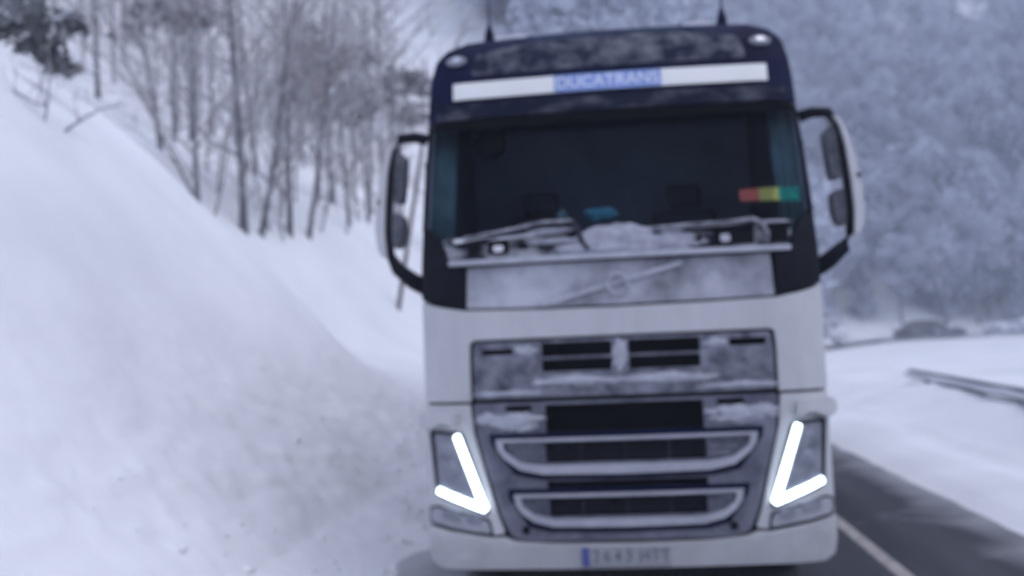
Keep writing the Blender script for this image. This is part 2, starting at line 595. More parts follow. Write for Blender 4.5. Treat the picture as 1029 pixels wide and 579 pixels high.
def panel(name, outer, m, parent, off=0.0, thick=0.03, holes=(), grid=0.12, bevel=0.004, surf=Fy):
    """a plate cut to an (x, z) outline with openings, laid over the curved front of the cab"""
    bm = bmesh.new()
    edges = []
    for loop in (outer, *holes):
        vs = [bm.verts.new((p[0], 0, p[1])) for p in loop]
        for i in range(len(vs)):
            edges.append(bm.edges.new((vs[i], vs[(i + 1) % len(vs)])))
    bmesh.ops.triangle_fill(bm, edges=edges, use_beauty=True, use_dissolve=False, normal=(0, -1, 0))
    xs = [p[0] for p in outer]
    zs = [p[1] for p in outer]
    for lo, hi, ax in ((min(xs), max(xs), 0), (min(zs), max(zs), 2)):
        k = math.ceil(lo / grid + 1e-6)
        while k * grid < hi - 1e-4:
            co, no = [0, 0, 0], [0, 0, 0]
            co[ax], no[ax] = k * grid, 1
            bmesh.ops.bisect_plane(bm, geom=bm.verts[:] + bm.edges[:] + bm.faces[:], plane_co=co, plane_no=no)
            k += 1
    bmesh.ops.recalc_face_normals(bm, faces=bm.faces[:])
    if sum(f.normal.y * f.calc_area() for f in bm.faces) > 0:
        bmesh.ops.reverse_faces(bm, faces=bm.faces[:])
    ring = [e for e in bm.edges if len(e.link_faces) == 1]
    r = bmesh.ops.extrude_face_region(bm, geom=bm.faces[:], use_keep_orig=True)
    back = {v for v in r['geom'] if isinstance(v, bmesh.types.BMVert)}
    for v in bm.verts:
        v.co.y = surf(v.co.x, v.co.z) + off + (thick if v in back else 0.0)
    bmesh.ops.reverse_faces(bm, faces=[f for f in r['geom'] if isinstance(f, bmesh.types.BMFace)])
    bmesh.ops.recalc_face_normals(bm, faces=bm.faces[:])
    return from_bm(name, bm, m, parent, False, bevel)


def rect(x0, x1, z0, z1, r=0.0):
    p = [(x0, z0), (x1, z0), (x1, z1), (x0, z1)]
    return rounded(p, r) if r else p


def mir(poly):
    return [(-x, z) for x, z in poly][::-1]


# cab shell: sides, roof and rear wall
half = [(1.20, 0.45), (1.24, 0.9), (1.245, 1.6), (1.24, 2.2), (1.215, 2.8), (1.19, 3.3), (1.165, 3.52), (1.10, 3.66), (0.94, 3.745), (0.5, 3.80), (0, 3.82)]
sec = [(-x, z) for x, z in half] + half[::-1][1:]
V, Fc = [], []
ysec = [None, 0.75, 1.2, 2.25]
for yy in ysec:
    for x, z in sec:
        y0 = Fy(x, z) + 0.035
        V.append((x, y0 if yy is None else max(y0, yy), z))
ns = len(sec)
for j in range(len(ysec) - 1):
    for i in range(ns - 1):
        Fc.append((j * ns + i, j * ns + i + 1, (j + 1) * ns + i + 1, (j + 1) * ns + i))
Fc.append(tuple((len(ysec) - 1) * ns + i for i in range(ns)))
me = bpy.data.meshes.new('cab_shell')
me.from_pydata(V, [], Fc)
shell = link('cab_shell', me, M['paint'], truck, True)
sd_ = shell.modifiers.new('wall', 'SOLIDIFY'); sd_.thickness = 0.03; sd_.offset = -1 
# inside of the cab
box('cab_floor', (0, 1.25, 1.45), (2.3, 1.9, 0.06), M['interior'], truck)
box('rear_lining', (0, 2.1, 2.5), (2.34, 0.05, 2.1), M['lining'], truck)
box('roof_lining', (0, 1.45, 3.45), (2.2, 1.3, 0.05), M['interior'], truck)
for s in (-1, 1):
    box('side_lining', (s * 1.13, 1.35, 2.5), (0.03, 1.4, 2.0), M['interior'], truck)
dash = box('dashboard', (0, 0.42, 2.06), (2.25, 0.42, 0.42), M['interior'], truck, 0.06)
bm = bmesh.new()
bmesh.ops.create_circle(bm, segments=8, radius=0.02)
V, Fc = [], []
wheel_pts = [Vector((0.55 + 0.23 * math.cos(a), 0.78 + 0.1 * math.sin(a), 2.22 + 0.19 * math.sin(a))) for a in [2 * math.pi * k / 24 for k in range(25)]]
bm.free()
tube('steering_wheel', wheel_pts, 0.018, M['rubber'], truck, 6)
for s in (-1, 1):
    st = from_bm('seat', box_bm((s * 0.55, 1.35, 1.85), (0.52, 0.52, 0.16)), M['interior'], truck, False, 0.05)
    from_bm('backrest', box_bm((s * 0.55, 1.62, 2.28), (0.50, 0.14, 0.75)), M['interior'], st, False, 0.06)
    from_bm('headrest', box_bm((s * 0.55, 1.62, 2.75), (0.28, 0.10, 0.18)), M['interior'], st, False, 0.04)
for s in (-1, 1):
    V, Fc = [], []
    for i in range(13):
        for z in (2.3, 2.7, 3.12):
            V.append((s * (1.05 + 0.15 * i / 12 - .03 * (z - 2.3)), Fy(1.1, z) + 0.16 + 0.025 * math.sin(i * 1.9) - 0.0 * z, z))
    for i in range(12):
        for k in range(2):
            Fc.append((i * 3 + k, i * 3 + k + 1, i * 3 + k + 4, i * 3 + k + 3))
    me = bpy.data.meshes.new('curtain')
    me.from_pydata(V, [], Fc)
    c = link('curtain', me, M['curtain'], truck, True)
    q = c.modifiers.new('cloth', 'SOLIDIFY'); q.thickness = 0.006

# dark backing behind every joint of the front
panel('front_backing', rounded([(-1.19, .47), (1.19, .47), (1.215, 1.0), (1.215, 2.16), (-1.215, 2.16), (-1.215, 1.0)], .03), M['void'], truck, 0.10, 0.05, bevel=0)

# bumper
bump_o = [(-1.16, .30), (1.16, .30), (1.225, .335), (1.245, .42), (1.245, .555), (1.10, .530), (.82, .488), (.76, .492), (.70, .468), (.45, .452), (0, .447),
          (-.45, .452), (-.70, .468), (-.76, .492), (-.82, .488), (-1.10, .530), (-1.245, .555), (-1.245, .42), (-1.225, .335)]
bumper = panel('bumper', bump_o, M['bumper'], truck, -0.03, 0.10, bevel=0.018)
# white corner fairings that carry the lamps
fair = [(.825, .51), (1.10, .55), (1.245, .575), (1.245, 1.305), (.945, 1.305), (.935, 1.10)]
fair = [(.755, .515), (.82, .505), (1.10, .548), (1.245, .573), (1.245, 1.305), (.942, 1.305), (.925, 1.12), (.80, .64)]
for f_ in (fair, mir(fair)):
    panel('corner_fairing', rounded(f_, .015), M['paint'], truck, 0.0, 0.05, bevel=0.006)
brow = rounded([(1.03, 1.165), (1.12, 1.195), (1.24, 1.150), (1.295, 1.175), (1.30, 1.245), (1.22, 1.285), (1.03, 1.262)], .03)
for f_ in (brow, mir(brow)):
    panel('lamp_brow', f_, M['paint'], truck, -0.055, 0.08, bevel=0.018)
# upper lid, white surround
lid = [(-1.245, 1.322), (-.935, 1.322), (-.935, 1.60), (-.93, 1.685), (-.90, 1.70), (.90, 1.70), (.93, 1.685), (.935, 1.60), (.935, 1.322), (1.245, 1.322),
       (1.247, 1.955), (1.10, 1.915), (.95, 1.888), (.5, 1.876), (0, 1.872), (-.5, 1.876), (-.95, 1.888), (-1.10, 1.915), (-1.247, 1.955)]
panel('front_lid', lid, M['paint'], truck, 0.0, 0.05, bevel=0.01)

# upper grille panel with two pairs of slots
slots = []
for x0, x1 in ((-.485, -.055), (.048, .478)):
    slots += [rect(x0, x1, 1.582, 1.668, .012), rect(x0, x1, 1.490, 1.566, .012)]
slots += [rect(-.86, -.665, 1.605, 1.64, .008), rect(.655, .875, 1.605, 1.65, .008)]
ug = panel('upper_grille', rounded([(-.915, 1.336), (.915, 1.336), (.915, 1.60), (.90, 1.685), (-.90, 1.685), (-.915, 1.60)], .02), M['grille'], truck, -0.004, 0.035, slots)
for x0, x1 in ((-.485, -.055), (.048, .478)):
    panel('slot_bar', rect(x0 + .002, x1 - .002, 1.569, 1.579), M['grillelow'], ug, -0.004, 0.03, bevel=0.003)

# lower grille: one mask with the openings, framed by two silver canoe-shaped bands
mask_o = [(-.60, .468), (.60, .468), (.715, .50), (.775, .62), (.90, 1.08), (.925, 1.308), (-.925, 1.308), (-.90, 1.08), (-.775, .62), (-.715, .50)]
holes = [rect(-.478, .478, 1.112, 1.290, .01), rect(-.484, .484, .936, 1.058, .012), rect(-.484, .484, .766, .826, .008), rect(-.476, .476, .611, .722, .012)]
holes += [rect(-.725, -.56, 1.255, 1.29, .008), rect(.56, .725, 1.255, 1.29, .008)]
mask = panel('lower_grille', rounded(mask_o, .02), M['grillelow'], truck, -0.004, 0.04, holes)
for s in (-1, 1):
    bm = bmesh.new()
    bmesh.ops.create_cone(bm, cap_ends=True, segments=14, radius1=.024, radius2=.024, depth=.02, matrix=Matrix.Translation((s * .625, Fy(.625, .535) - .010, .535)) @ Matrix.Rotation(math.pi / 2, 4, 'X'))
    from_bm('tow_eye_cap', bm, M['void'], mask)


def canoe(xo, zt, zb, xm):
    return [(-xo, zt), (xo, zt), (xo - .01, zt - .06), (xo - .05, zt - .115), ((xo + xm) / 2, zb + .03), (xm, zb), (0, zb - .006), (-xm, zb), (-(xo + xm) / 2, zb + .03), (-xo + .05, zt - .115), (-xo + .01, zt - .06)]


for xo, zt, zb, xm, oz0, oz1 in ((.79, 1.088, .872, .50, .936, 1.058), (.69, .752, .556, .45, .611, .722)):
    # dark gasket all round, then the silver band proud of it
    panel('grille_gasket', canoe(xo + .040, zt + .032, zb - .032, xm + .025), M['header'], mask, -0.014, 0.008, [canoe(xo - .01, zt - .01, zb + .012, xm - .01)], bevel=0)
    inner = [(-xo + .042, zt - .018), (xo - .042, zt - .018), (xo - .055, zt - .075), ((xo + xm) / 2, zb + .074), (xm - .01, oz0 - .014), (-xm + .01, oz0 - .014), (-(xo + xm) / 2, zb + .074), (-xo + .055, zt - .075)]
    band = panel('grille_band', canoe(xo, zt, zb, xm), M['chrome'], mask, -0.040, 0.045, [inner], bevel=0.008)
    for s in (-1, 1):
        for q in range(3):
            zz = zt - .045 - q * .036
            xe = xo - .075 - q * .05
            if xe > .50:
                lo, hi = sorted((s * .492, s * xe))
                panel('louvre', rect(lo, hi, zz - .010, zz + .010), M['grille'], mask, -0.022, 0.018, bevel=0.003)
    for xp in (-.27, .0, .265):
        panel('grille_pillar', rect(xp - .008, xp + .008, oz0 + .003, oz1 - .003), M['bar'], mask, 0.012, 0.025, bevel=0)
    for q in range(3):
        zz = oz0 + (q + 1) * (oz1 - oz0) / 4
        panel('grille_slat', rect(-.480, .480, zz - .005, zz + .005), M['bar'], mask, 0.040, 0.02, bevel=0)
for q in range(4):
    zz = 1.125 + q * .042
    panel('grille_slat', rect(-.474, .474, zz - .006, zz + .006), M['void'], mask, 0.07, 0.02, bevel=0)

# headlamps
hl = [(1.000, 1.135), (1.222, 1.150), (1.205, .95), (1.185, .745), (.865, .628), (.845, .645), (.90, .83)]
for s in (-1, 1):
    g = (lambda p: p) if s > 0 else mir
    lamp = panel('headlamp', rounded(g(hl), .03), M['rubber'], truck, -0.012, 0.05, bevel=0.006)
    inner = [(1.015, 1.115), (1.185, 1.128), (1.165, .80), (.90, .69), (.935, .85)]
    panel('lens', rounded(g(inner), .02), M['lamp'], lamp, -0.020, 0.02, bevel=0.004)
    for cz, cx_, rr in ((1.03, 1.10, .055), (.90, 1.075, .06)):
        bm = bmesh.new()
        bmesh.ops.create_uvsphere(bm, u_segments=14, v_segments=8, radius=rr)
        for v in bm.verts:
            v.co = Vector((s * cx_ + v.co.x, Fy(cx_, cz) - .018 + v.co.y * .25, cz + v.co.z))
        from_bm('projector_lens', bm, M['lamp'], lamp, True)
    # V-shaped strip: tall inner stroke, short outer stroke
    a, b, c = Vector((1.030, 1.105)), Vector((.872, .668)), Vector((1.158, .776))
    w = .0215
    d1, d2 = (a - b).normalized(), (c - b).normalized()
    n1, n2 = Vector((-d1.y, d1.x)), Vector((-d2.y, d2.x))
    cross = b + (d1 + d2) * w / abs(math.sin(d1.angle(d2)))
    outv = b - (d1 + d2) * w * 0.9 / abs(math.sin(d1.angle(d2)))
    vee = []
    for k in range(7):
        an = math.pi * k / 6
        vee.append(a + n1 * w * math.cos(math.pi - an) * -1 + d1 * w * math.sin(an))
    pts = [a + n1 * w, a + n1 * w * .85 + d1 * w * .8, a + d1 * w * .95, a - n1 * w * .85 + d1 * w * .8, a - n1 * w,
           cross, c + n2 * w, c + n2 * w * .85 + d2 * w * .8, c + d2 * w * .95, c - n2 * w * .85 + d2 * w * .8, c - n2 * w, b - n2 * w - d2 * w * .2, b + n1 * w - d1 * w * .2]
    panel('running_light', g([(p.x, p.y) for p in pts]), M['drl'], lamp, -0.034, 0.025, bevel=0.004)
    # fog lamp under it
    fg = [(.84, .515), (1.09, .552), (1.225, .578), (1.232, .66), (1.18, .672), (.86, .592)]
    panel('fog_lamp_gasket', rounded(g([(.825, .500), (1.09, .540), (1.236, .566), (1.243, .668), (1.185, .686), (.845, .604)]), .02), M['rubber'], truck, -0.004, 0.03, bevel=0)
    fog = panel('fog_lamp', rounded(g(fg), .02), M['foglens'], truck, -0.008, 0.04, bevel=0.006)
    for x0, x1 in ((.90, .99), (1.03, 1.15)):
        zc = .545 + (x0 + x1) / 2 * .15 - .09
        pp = rounded([(x0, zc - .025), (x1, zc - .012), (x1, zc + .05), (x0, zc + .035)], .02)
        panel('lens', g(pp), M['lamp'], fog, -0.016, 0.02, bevel=0.004)

# number plate
pl = box('number_plate', (-.025, -.036, .376), (.53, .012, .118), M['plate'], bumper, 0.004)
box('country_strip', (-.268, -.0435, .376), (.042, .006, .112), M['plateblue'], bumper, 0.002)


def text(body, name, loc, size, m, parent, depth=0.002, spacing=1.0, squash=1.0, rot=None):
    cu = bpy.data.curves.new(name, 'FONT')
    cu.body = body
    cu.size = size
    cu.extrude = depth
    cu.align_x = 'CENTER'
    cu.align_y = 'CENTER'
    cu.space_character = spacing
    t = bpy.data.objects.new(name, cu)
    COL.objects.link(t)
    dg = bpy.context.evaluated_depsgraph_get()
    me = bpy.data.meshes.new_from_object(t.evaluated_get(dg))
    bpy.data.objects.remove(t)
    for v in me.vertices:
        v.co.x *= squash
    o = link(name, me, None, parent)
    me.materials.clear()
    me.materials.append(m)
    o.location = loc
    o.rotation_euler = rot or (math.pi / 2, 0, 0)
    return o


for ch, px_ in zip('2643HTT', (-.205, -.140, -.075, -.010, .085, .148, .208)):
    text(ch, 'plate_letter', (px_, -.0445, .374), .105, M['platetext'], bumper, 0.0015, 1.0, .85)

# black panel under the windscreen, corner pieces, ledge, emblem
blk = [(-.945, 1.900), (-.5, 1.890), (0, 1.886), (.5, 1.890), (.945, 1.900), (.935, 2.160), (-.935, 2.160)]
bp = panel('nameplate_panel', blk, M['dustpanel'], truck, 0.0, 0.04, bevel=0.006)
V, Fc = [], []
for s0, s1 in (((-.47, 1.905), (.40, 2.125)),):
    n_ = 14
    for k in range(n_ + 1):
        t = k / n_
        x, z = s0[0] + (s1[0] - s0[0]) * t, s0[1] + (s1[1] - s0[1]) * t
        for dz, dy in ((.016, 0), (.016, -.018), (-.016, -.018), (-.016, 0)):
            V.append((x, Fy(x, z) + dy + .002, z + dz))
    for k in range(n_):
        for q in range(4):
            Fc.append((k * 4 + q, k * 4 + (q + 1) % 4, k * 4 + 4 + (q + 1) % 4, k * 4 + 4 + q))
me = bpy.data.meshes.new('diagonal_bar')
me.from_pydata(V, [], Fc)
link('diagonal_bar', me, M['softfrost'], bp)
tube('emblem_ring', [(.0 + .062 * math.cos(a), -.012, 2.012 + .062 * math.sin(a)) for a in [2 * math.pi * k / 20 for k in range(21)]], .011, M['softfrost'], bp, 6)
cor = [(.955, 1.908), (1.10, 1.934), (1.248, 1.972), (1.246, 2.2), (1.235, 2.44), (1.20, 2.44), (1.12, 2.34), (1.07, 2.20), (.955, 2.175)]
for f_ in (cor, mir(cor)):
    panel('corner_deflector', rounded(f_, .02), M['black'], truck, -0.006, 0.05, bevel=0.008)
ledge = panel('wiper_ledge', rounded(rect(-1.05, 1.06, 2.172, 2.205), .012), M['softfrost'], truck, -0.055, 0.09, bevel=0.01)
cowl = panel('cowl', rounded([(-1.05, 2.21), (1.05, 2.21), (1.10, 2.355), (-1.10, 2.355)], .02), M['cowl'], truck, 0.0, 0.05, bevel=0.006)
for x0, x1, z0, z1 in ((-.93, -.85, 2.245, 2.315), (-.80, -.665, 2.235, 2.325), (-.605, -.545, 2.26, 2.305), (-.48, -.28, 2.25, 2.27), (.47, .53, 2.25, 2.30), (.60, .845, 2.225, 2.335), (.93, 1.06, 2.225, 2.345)):
    v_ = panel('cowl_recess', rounded(rect(x0, x1, z0, z1), .01), M['void'], cowl, -0.006, 0.02, bevel=0)
panel('snow_crust', rounded(rect(-.765, -.70, 2.25, 2.29), .02), M['frost'], cowl, -0.02, 0.02, bevel=0.006)
panel('snow_crust', rounded(rect(.64, .70, 2.24, 2.29), .02), M['chrome'], cowl, -0.02, 0.02, bevel=0.006)
panel('snow_crust', rounded([(-1.02, 2.32), (-.50, 2.335), (-.50, 2.355), (-1.02, 2.345)], .01), M['frost'], cowl, -0.02, 0.03, bevel=0.006)

# windscreen
wso = [(-1.19, 2.30), (1.19, 2.30), (1.218, 2.45), (1.206, 2.8), (1.18, 3.14), (-1.18, 3.14), (-1.206, 2.8), (-1.218, 2.45)]
panel('windscreen', rounded(wso, .04), M['glass'], truck, 0.03, 0.006, bevel=0)
for s in (-1, 1):
    ap = [(1.215, 2.42), (1.243, 2.42), (1.225, 2.8), (1.198, 3.14), (1.178, 3.14), (1.204, 2.8)]
    panel('windscreen_pillar', ap if s > 0 else mir(ap), M['black'], truck, 0.0, 0.06, bevel=0.006)

# wipers: arm, blade, each crusted with snow
def front_path(pts, off):
    return [(x, Fy(x, z) + off, z) for x, z in pts]
for s, arm_, blade_ in ((-1, [(-.165, 2.235), (-.20, 2.27), (-.235, 2.38), (-.27, 2.415)], [(-.26, 2.42), (-.45, 2.42), (-.65, 2.385), (-.95, 2.345)]),
                        (1, [(.915, 2.225), (.925, 2.28), (.90, 2.345), (.84, 2.375)], [(.86, 2.375), (.66, 2.36), (.45, 2.355), (.23, 2.345)])):
    wp = tube('wiper', front_path(arm_, -.03), .016, M['wiperfrost'] if s > 0 else M['bar'], truck, 7)
    tube('wiper_blade', front_path(blade_, -.035), .012, M['wiperfrost'], wp, 7)
    tube('wiper_rubber', front_path([(x, z - .03) for x, z in blade_], -.012), .012, M['rubber'], wp, 5)


def blob(name, cx, cz, rx, rz, ry_, m, parent, seed, off=-.01, n=18, rough=.25):
    """a lumpy patch of snow lying against the front"""
    bm = bmesh.new()
    bmesh.ops.create_icosphere(bm, subdivisions=4, radius=1.0)
    for v in bm.verts:
        k = 1 + rough * noise.noise(v.co * 2.1 + Vector((seed, 0, 0))) + rough * .6 * noise.noise(v.co * 5 + Vector((seed, 3, 0))) + rough * .4 * noise.noise(v.co * 11 + Vector((seed, 3, 5)))
        q = v.co * k
        x, z = cx + q.x * rx, cz + q.z * rz
        v.co = Vector((x, Fy(x, z) + off + q.y * ry_, z))
    return from_bm(name, bm, m, parent, True)


for k, (cx, cz, rx, rz, ry_) in enumerate(((.03, 2.285, .27, .10, .022), (.20, 2.26, .32, .07, .022), (-.12, 2.24, .26, .05, .035), (.33, 2.325, .12, .024, .02),
                                           (-.42, 2.37, .17, .018, .02), (-.38, 2.30, .17, .018, .02), (.34, 2.26, .12, .018, .02), (.98, 2.355, .10, .011, .02), (-.62, 2.345, .3, .010, .02))):
    blob('snow_heap', cx, cz, rx, rz, ry_, M['dimfrost'], cowl, 1.0 + 3 * k, -.004, rough=.22)
for k, (cx, cz, rx, rz) in enumerate(((-.25, 1.43, .25, .026), (.22, 1.427, .26, .028), (-.005, 1.575, .038, .085), (-.585, 1.625, .06, .026), (.575, 1.628, .065, .026), (-.70, 1.365, .20, .014), (.70, 1.37, .2, .016))):
    blob('snow_crust', cx, cz, rx, rz, .005, M['softfrost'], ug, 40.0 + 3 * k, -.005, rough=.65)
for k, (cx, cz, rx, rz) in enumerate(((-.68, 1.19, .155, .05), (.68, 1.195, .16, .05), (-.82, 1.215, .08, .03), (.83, 1.21, .08, .04))):
    blob('snow_crust', cx, cz, rx, rz, .005, M['softfrost'], mask, 80.0 + 3 * k, -.005, rough=.65)

# header above the windscreen
hd = [(-1.20, 3.15), (1.20, 3.15), (1.195, 3.3), (1.178, 3.46), (1.145, 3.585), (1.07, 3.67), (.93, 3.722), (.5, 3.772), (0, 3.79), (-.5, 3.772), (-.93, 3.722), (-1.07, 3.67), (-1.145, 3.585), (-1.178, 3.46), (-1.195, 3.3)]
header = panel('header', hd, M['header'], truck, 0.0, 0.05, bevel=0.012, grid=0.08)
panel('header_frost', rounded([(-.90, 3.455), (.90, 3.455), (.86, 3.62), (.4, 3.69), (-.4, 3.69), (-.86, 3.62)], .03), M['headersnow'], header, -0.008, 0.02, bevel=0.004, grid=.08)
visor = panel('sun_visor', rounded([(-1.13, 3.135), (1.13, 3.135), (1.12, 3.235), (-1.12, 3.235)], .03), M['visorsnow'], header, -0.10, 0.02, bevel=0.006)
panel('visor_shade', rounded([(-1.15, 3.075), (1.15, 3.075), (1.135, 3.13), (-1.135, 3.13)], .02), M['void'], header, -0.07, 0.02, bevel=0.004)  # dark strip standing in for the shade under the visor
sb = panel('sign_board', rect(-1.018, 1.022, 3.288, 3.405), M['sign'], header, -0.020, 0.022, bevel=0.004)
panel('sign_print', rect(-.345, .345, 3.289, 3.404), M['signblue'], sb, -0.0235, 0.004, bevel=0)
tx = text('DUCATRANS', 'sign_lettering', (0, 0, 0), .112, M['letter'], sb, 0.001, 1.0, 1.0)
bpy.context.view_layer.update()
xs = [v.co.x for v in tx.data.vertices]
kx = .655 / (max(xs) - min(xs)); mx_ = (max(xs) + min(xs)) / 2
for v in tx.data.vertices:
    x, z = (v.co.x - mx_) * kx, v.co.y
    zz = 3.3465 + z
    v.co = Vector((x, Fy(x, zz) - 0.0255 - (0.0015 if v.co.z > 0 else 0.0), zz))
tx.rotation_euler = (0, 0, 0)
for s in (-1, 1):
    pts = [(s * 1.0 + .072 * math.cos(a), 3.575 + .036 * math.sin(a) - abs(math.cos(a)) * 0) for a in [2 * math.pi * k / 18 for k in range(18)]]
    if s < 0: pts = pts
    rl = panel('roof_lamp', pts, M['lamp'], header, -0.018, 0.03, bevel=0.006)
    pts = [(s * 1.0 + .034 * math.cos(a), 3.582 + .018 * math.sin(a)) for a in [2 * math.pi * k / 12 for k in range(12)]]
    panel('reflector', pts, M['reflector'], rl, -0.030, 0.02, bevel=0.004)

# roof: snow along both shoulders, hatch, aerials
for s in (-1, 1):
    V, Fc = [], []
    for i in range(13):
        x = s * (.50 + .48 * i / 12)
        for j in range(7):
            y = (.68, .72, .80, 1.0, 1.3, 1.6, 1.9)[j]
            zr = float(np.interp(abs(x), [0, .5, .94, 1.10], [3.82, 3.80, 3.745, 3.66]))
            h = .04 * (1 - (2 * i / 12 - 1) ** 4) * (1 if 0 < j < 6 else -.3) + .015 * noise.noise(Vector((x * 6, y * 6, 0)))
            V.append((x, y, zr + h + .004))
    for i in range(12):
        for j in range(6):
            Fc.append((i * 7 + j, i * 7 + j + 1, i * 7 + j + 8, i * 7 + j + 7))
    me = bpy.data.meshes.new('roof_snow')
    me.from_pydata(V, [], Fc)
    link('roof_snow', me, M['softfrost'], truck, True)
box('roof_hatch', (0, 1.3, 3.84), (.75, .7, .06), M['grille'], truck, 0.02)
for s in (-1, 1):
    ae = tube('aerial', [(s * .80, .70, 3.70), (s * .80, .70, 3.83), (s * .80, .71, 3.90)], [.04, .034, .014], M['header'], truck, 10)
    tube('whip', [(s * .80, .71, 3.89), (s * .80, .72, 4.15), (s * .80, .76, 4.6)], [.007, .004, .003], M['header'], ae, 6)

# mirrors: white outer shell, black carrier, two dark housings
for s in (-1, 1):
    mr = tube('mirror_arm', [(s * x, y, z) for x, y, z in ((1.21, .36, 3.045), (1.28, .33, 3.062), (1.375, .30, 3.05), (1.425, .28, 2.97), (1.445, .27, 2.80), (1.46, .27, 2.60), (1.47, .27, 2.42), (1.462, .27, 2.28), (1.42, .28, 2.19), (1.33, .31, 2.11), (1.22, .36, 2.05))],
              [.04, .035, .034, .030, .028, .026, .026, .03, .045, .055, .06], M['black'], truck, 8)
    sh = [(1.385, 3.02), (1.43, 2.99), (1.472, 2.90), (1.508, 2.75), (1.538, 2.58), (1.546, 2.45), (1.538, 2.33), (1.512, 2.27), (1.478, 2.26), (1.488, 2.42), (1.478, 2.60), (1.455, 2.82), (1.425, 2.95)]
    surf = lambda x, z: .22
    panel('mirror_shell', rounded(sh if s > 0 else mir(sh), .02), M['paint'], mr, 0.0, 0.24, bevel=0.02, surf=lambda x, z: .20 + .10 * max(0, abs(x) - 1.40))
    for hs in ([(1.345, 2.94), (1.40, 2.96), (1.43, 2.80), (1.445, 2.63), (1.375, 2.63), (1.355, 2.8)], [(1.37, 2.545), (1.45, 2.56), (1.465, 2.42), (1.455, 2.33), (1.40, 2.335), (1.375, 2.42)]):
        panel('mirror_housing', rounded(hs if s > 0 else mir(hs), .025), M['housing'], mr, 0.0, 0.16, bevel=0.012, surf=lambda x, z: .26)
    panel('housing_clip', rect(*sorted((s * 1.512, s * 1.53)), 2.615, 2.64), M['void'], mr, 0.0, 0.02, bevel=0, surf=lambda x, z: .20)

# doors, steps, chassis, wheels, cargo body
for s in (-1, 1):
    dr = box('door', (s * 1.243, 1.0, 1.95), (.03, 1.05, 1.5), M['paint'], truck, 0.01)
    box('door_window', (s * 1.245, .95, 2.62), (.032, .85, .62), M['black'], dr, 0.01)
    box('door_handle', (s * 1.262, 1.4, 1.85), (.02, .16, .04), M['rubber'], dr, 0.004)
    for k in range(3):
        box('cab_step', (s * 1.15, 1.0, .48 + .3 * k), (.18, .6, .05), M['rubber'], truck, 0.006)
    box('chassis_rail', (s * .42, 5.0, .85), (.1, 9.0, .28), M['rubber'], truck)


def wheel(x, y, r=.5, w=.3):
    bm = bmesh.new()
    bmesh.ops.create_cone(bm, cap_ends=True, segments=32, radius1=r, radius2=r, depth=w, matrix=Matrix.Translation((x, y, r)) @ Matrix.Rotation(math.pi / 2, 4, 'Y'))
    o = from_bm('wheel', bm, M['tyre'], truck, False, 0.04)
    bm = bmesh.new()
    bmesh.ops.create_cone(bm, cap_ends=True, segments=24, radius1=r * .55, radius2=r * .5, depth=w + .02, matrix=Matrix.Translation((x, y, r)) @ Matrix.Rotation(math.pi / 2, 4, 'Y'))
    from_bm('rim', bm, M['rim'], o, False, 0.01)


for s in (-1, 1):
    for y in (1.42, 5.1, 9.0):
        wheel(s * 1.06, y)
    V, Fc = [], []
    for i in range(13):
        a = math.pi * i / 12
        for dx in (.9, 1.24):
            V.append((s * dx, 1.42 + .60 * math.cos(a), .50 + .60 * math.sin(a)))
        if i: Fc.append((2 * i - 2, 2 * i - 1, 2 * i + 1, 2 * i))
    me = bpy.data.meshes.new('mudguard'); me.from_pydata(V, [], Fc)
    q = link('mudguard', me, M['rubber'], truck, True).modifiers.new('t', 'SOLIDIFY'); q.thickness = .02
box('axle', (0, 1.42, .5), (2.0, .12, .12), M['rubber'], truck)
box('cargo_body', (0, 6.6, 2.35), (2.46, 7.8, 2.55), M['paint'], truck, 0.03)

# things carried behind the windscreen
o = blob('hanging_ornament', -.795, 3.0, .115, .11, .07, M['void'], None, 21.0, .16, rough=.12)
o.location = (TX, TY, 0)
tag(o, 'round black ornament hanging behind the windscreen of the lorry', 'ornament')
V, Fc = [], []
pn = thing('striped_pennant', 'red, yellow and green striped pennant lying behind the lorry windscreen', 'pennant', (TX, TY, 0))
for k, (x0, x1, mm, nm) in enumerate(((.785, .905, 'redc', 'red_stripe'), (.905, 1.03, 'yelc', 'yellow_stripe'), (1.03, 1.17, 'grnc', 'green_stripe'))):
    dz = .012 * k
    panel(nm, [(x0 + .001, 2.500 - .004 * k), (x1 - .001, 2.498 - .004 * k), (x1 - .001, 2.578 + .004 * k), (x0 + .001, 2.575 + .004 * k)], M[mm], pn, .038, 0.006, bevel=0)
for nm, lb, cx, cz, rx, rz, sd2, mm in (('folded_cloth', 'small teal cloth lying on the dashboard behind the windscreen', -.08, 2.47, .10, .045, 31, 'tealc'),
                                        ('paper_cup', 'small pale green cup on the dashboard beside the wiper', -.33, 2.46, .035, .05, 33, 'curtain')):
    o = blob(nm, cx, cz, rx, rz, .05, M[mm], None, sd2, .12, rough=.3)
    o.location = (TX, TY, 0)
    tag(o, lb, 'cloth' if 'cloth' in nm else 'cup')
#TREES

# ------------------------------------------------------------------ roadside things
def copy_tree(o, parent=None):
    c = o.copy()
    COL.objects.link(c)
    c.parent = parent
    for ch in o.children:
        copy_tree(ch, c)
    return c


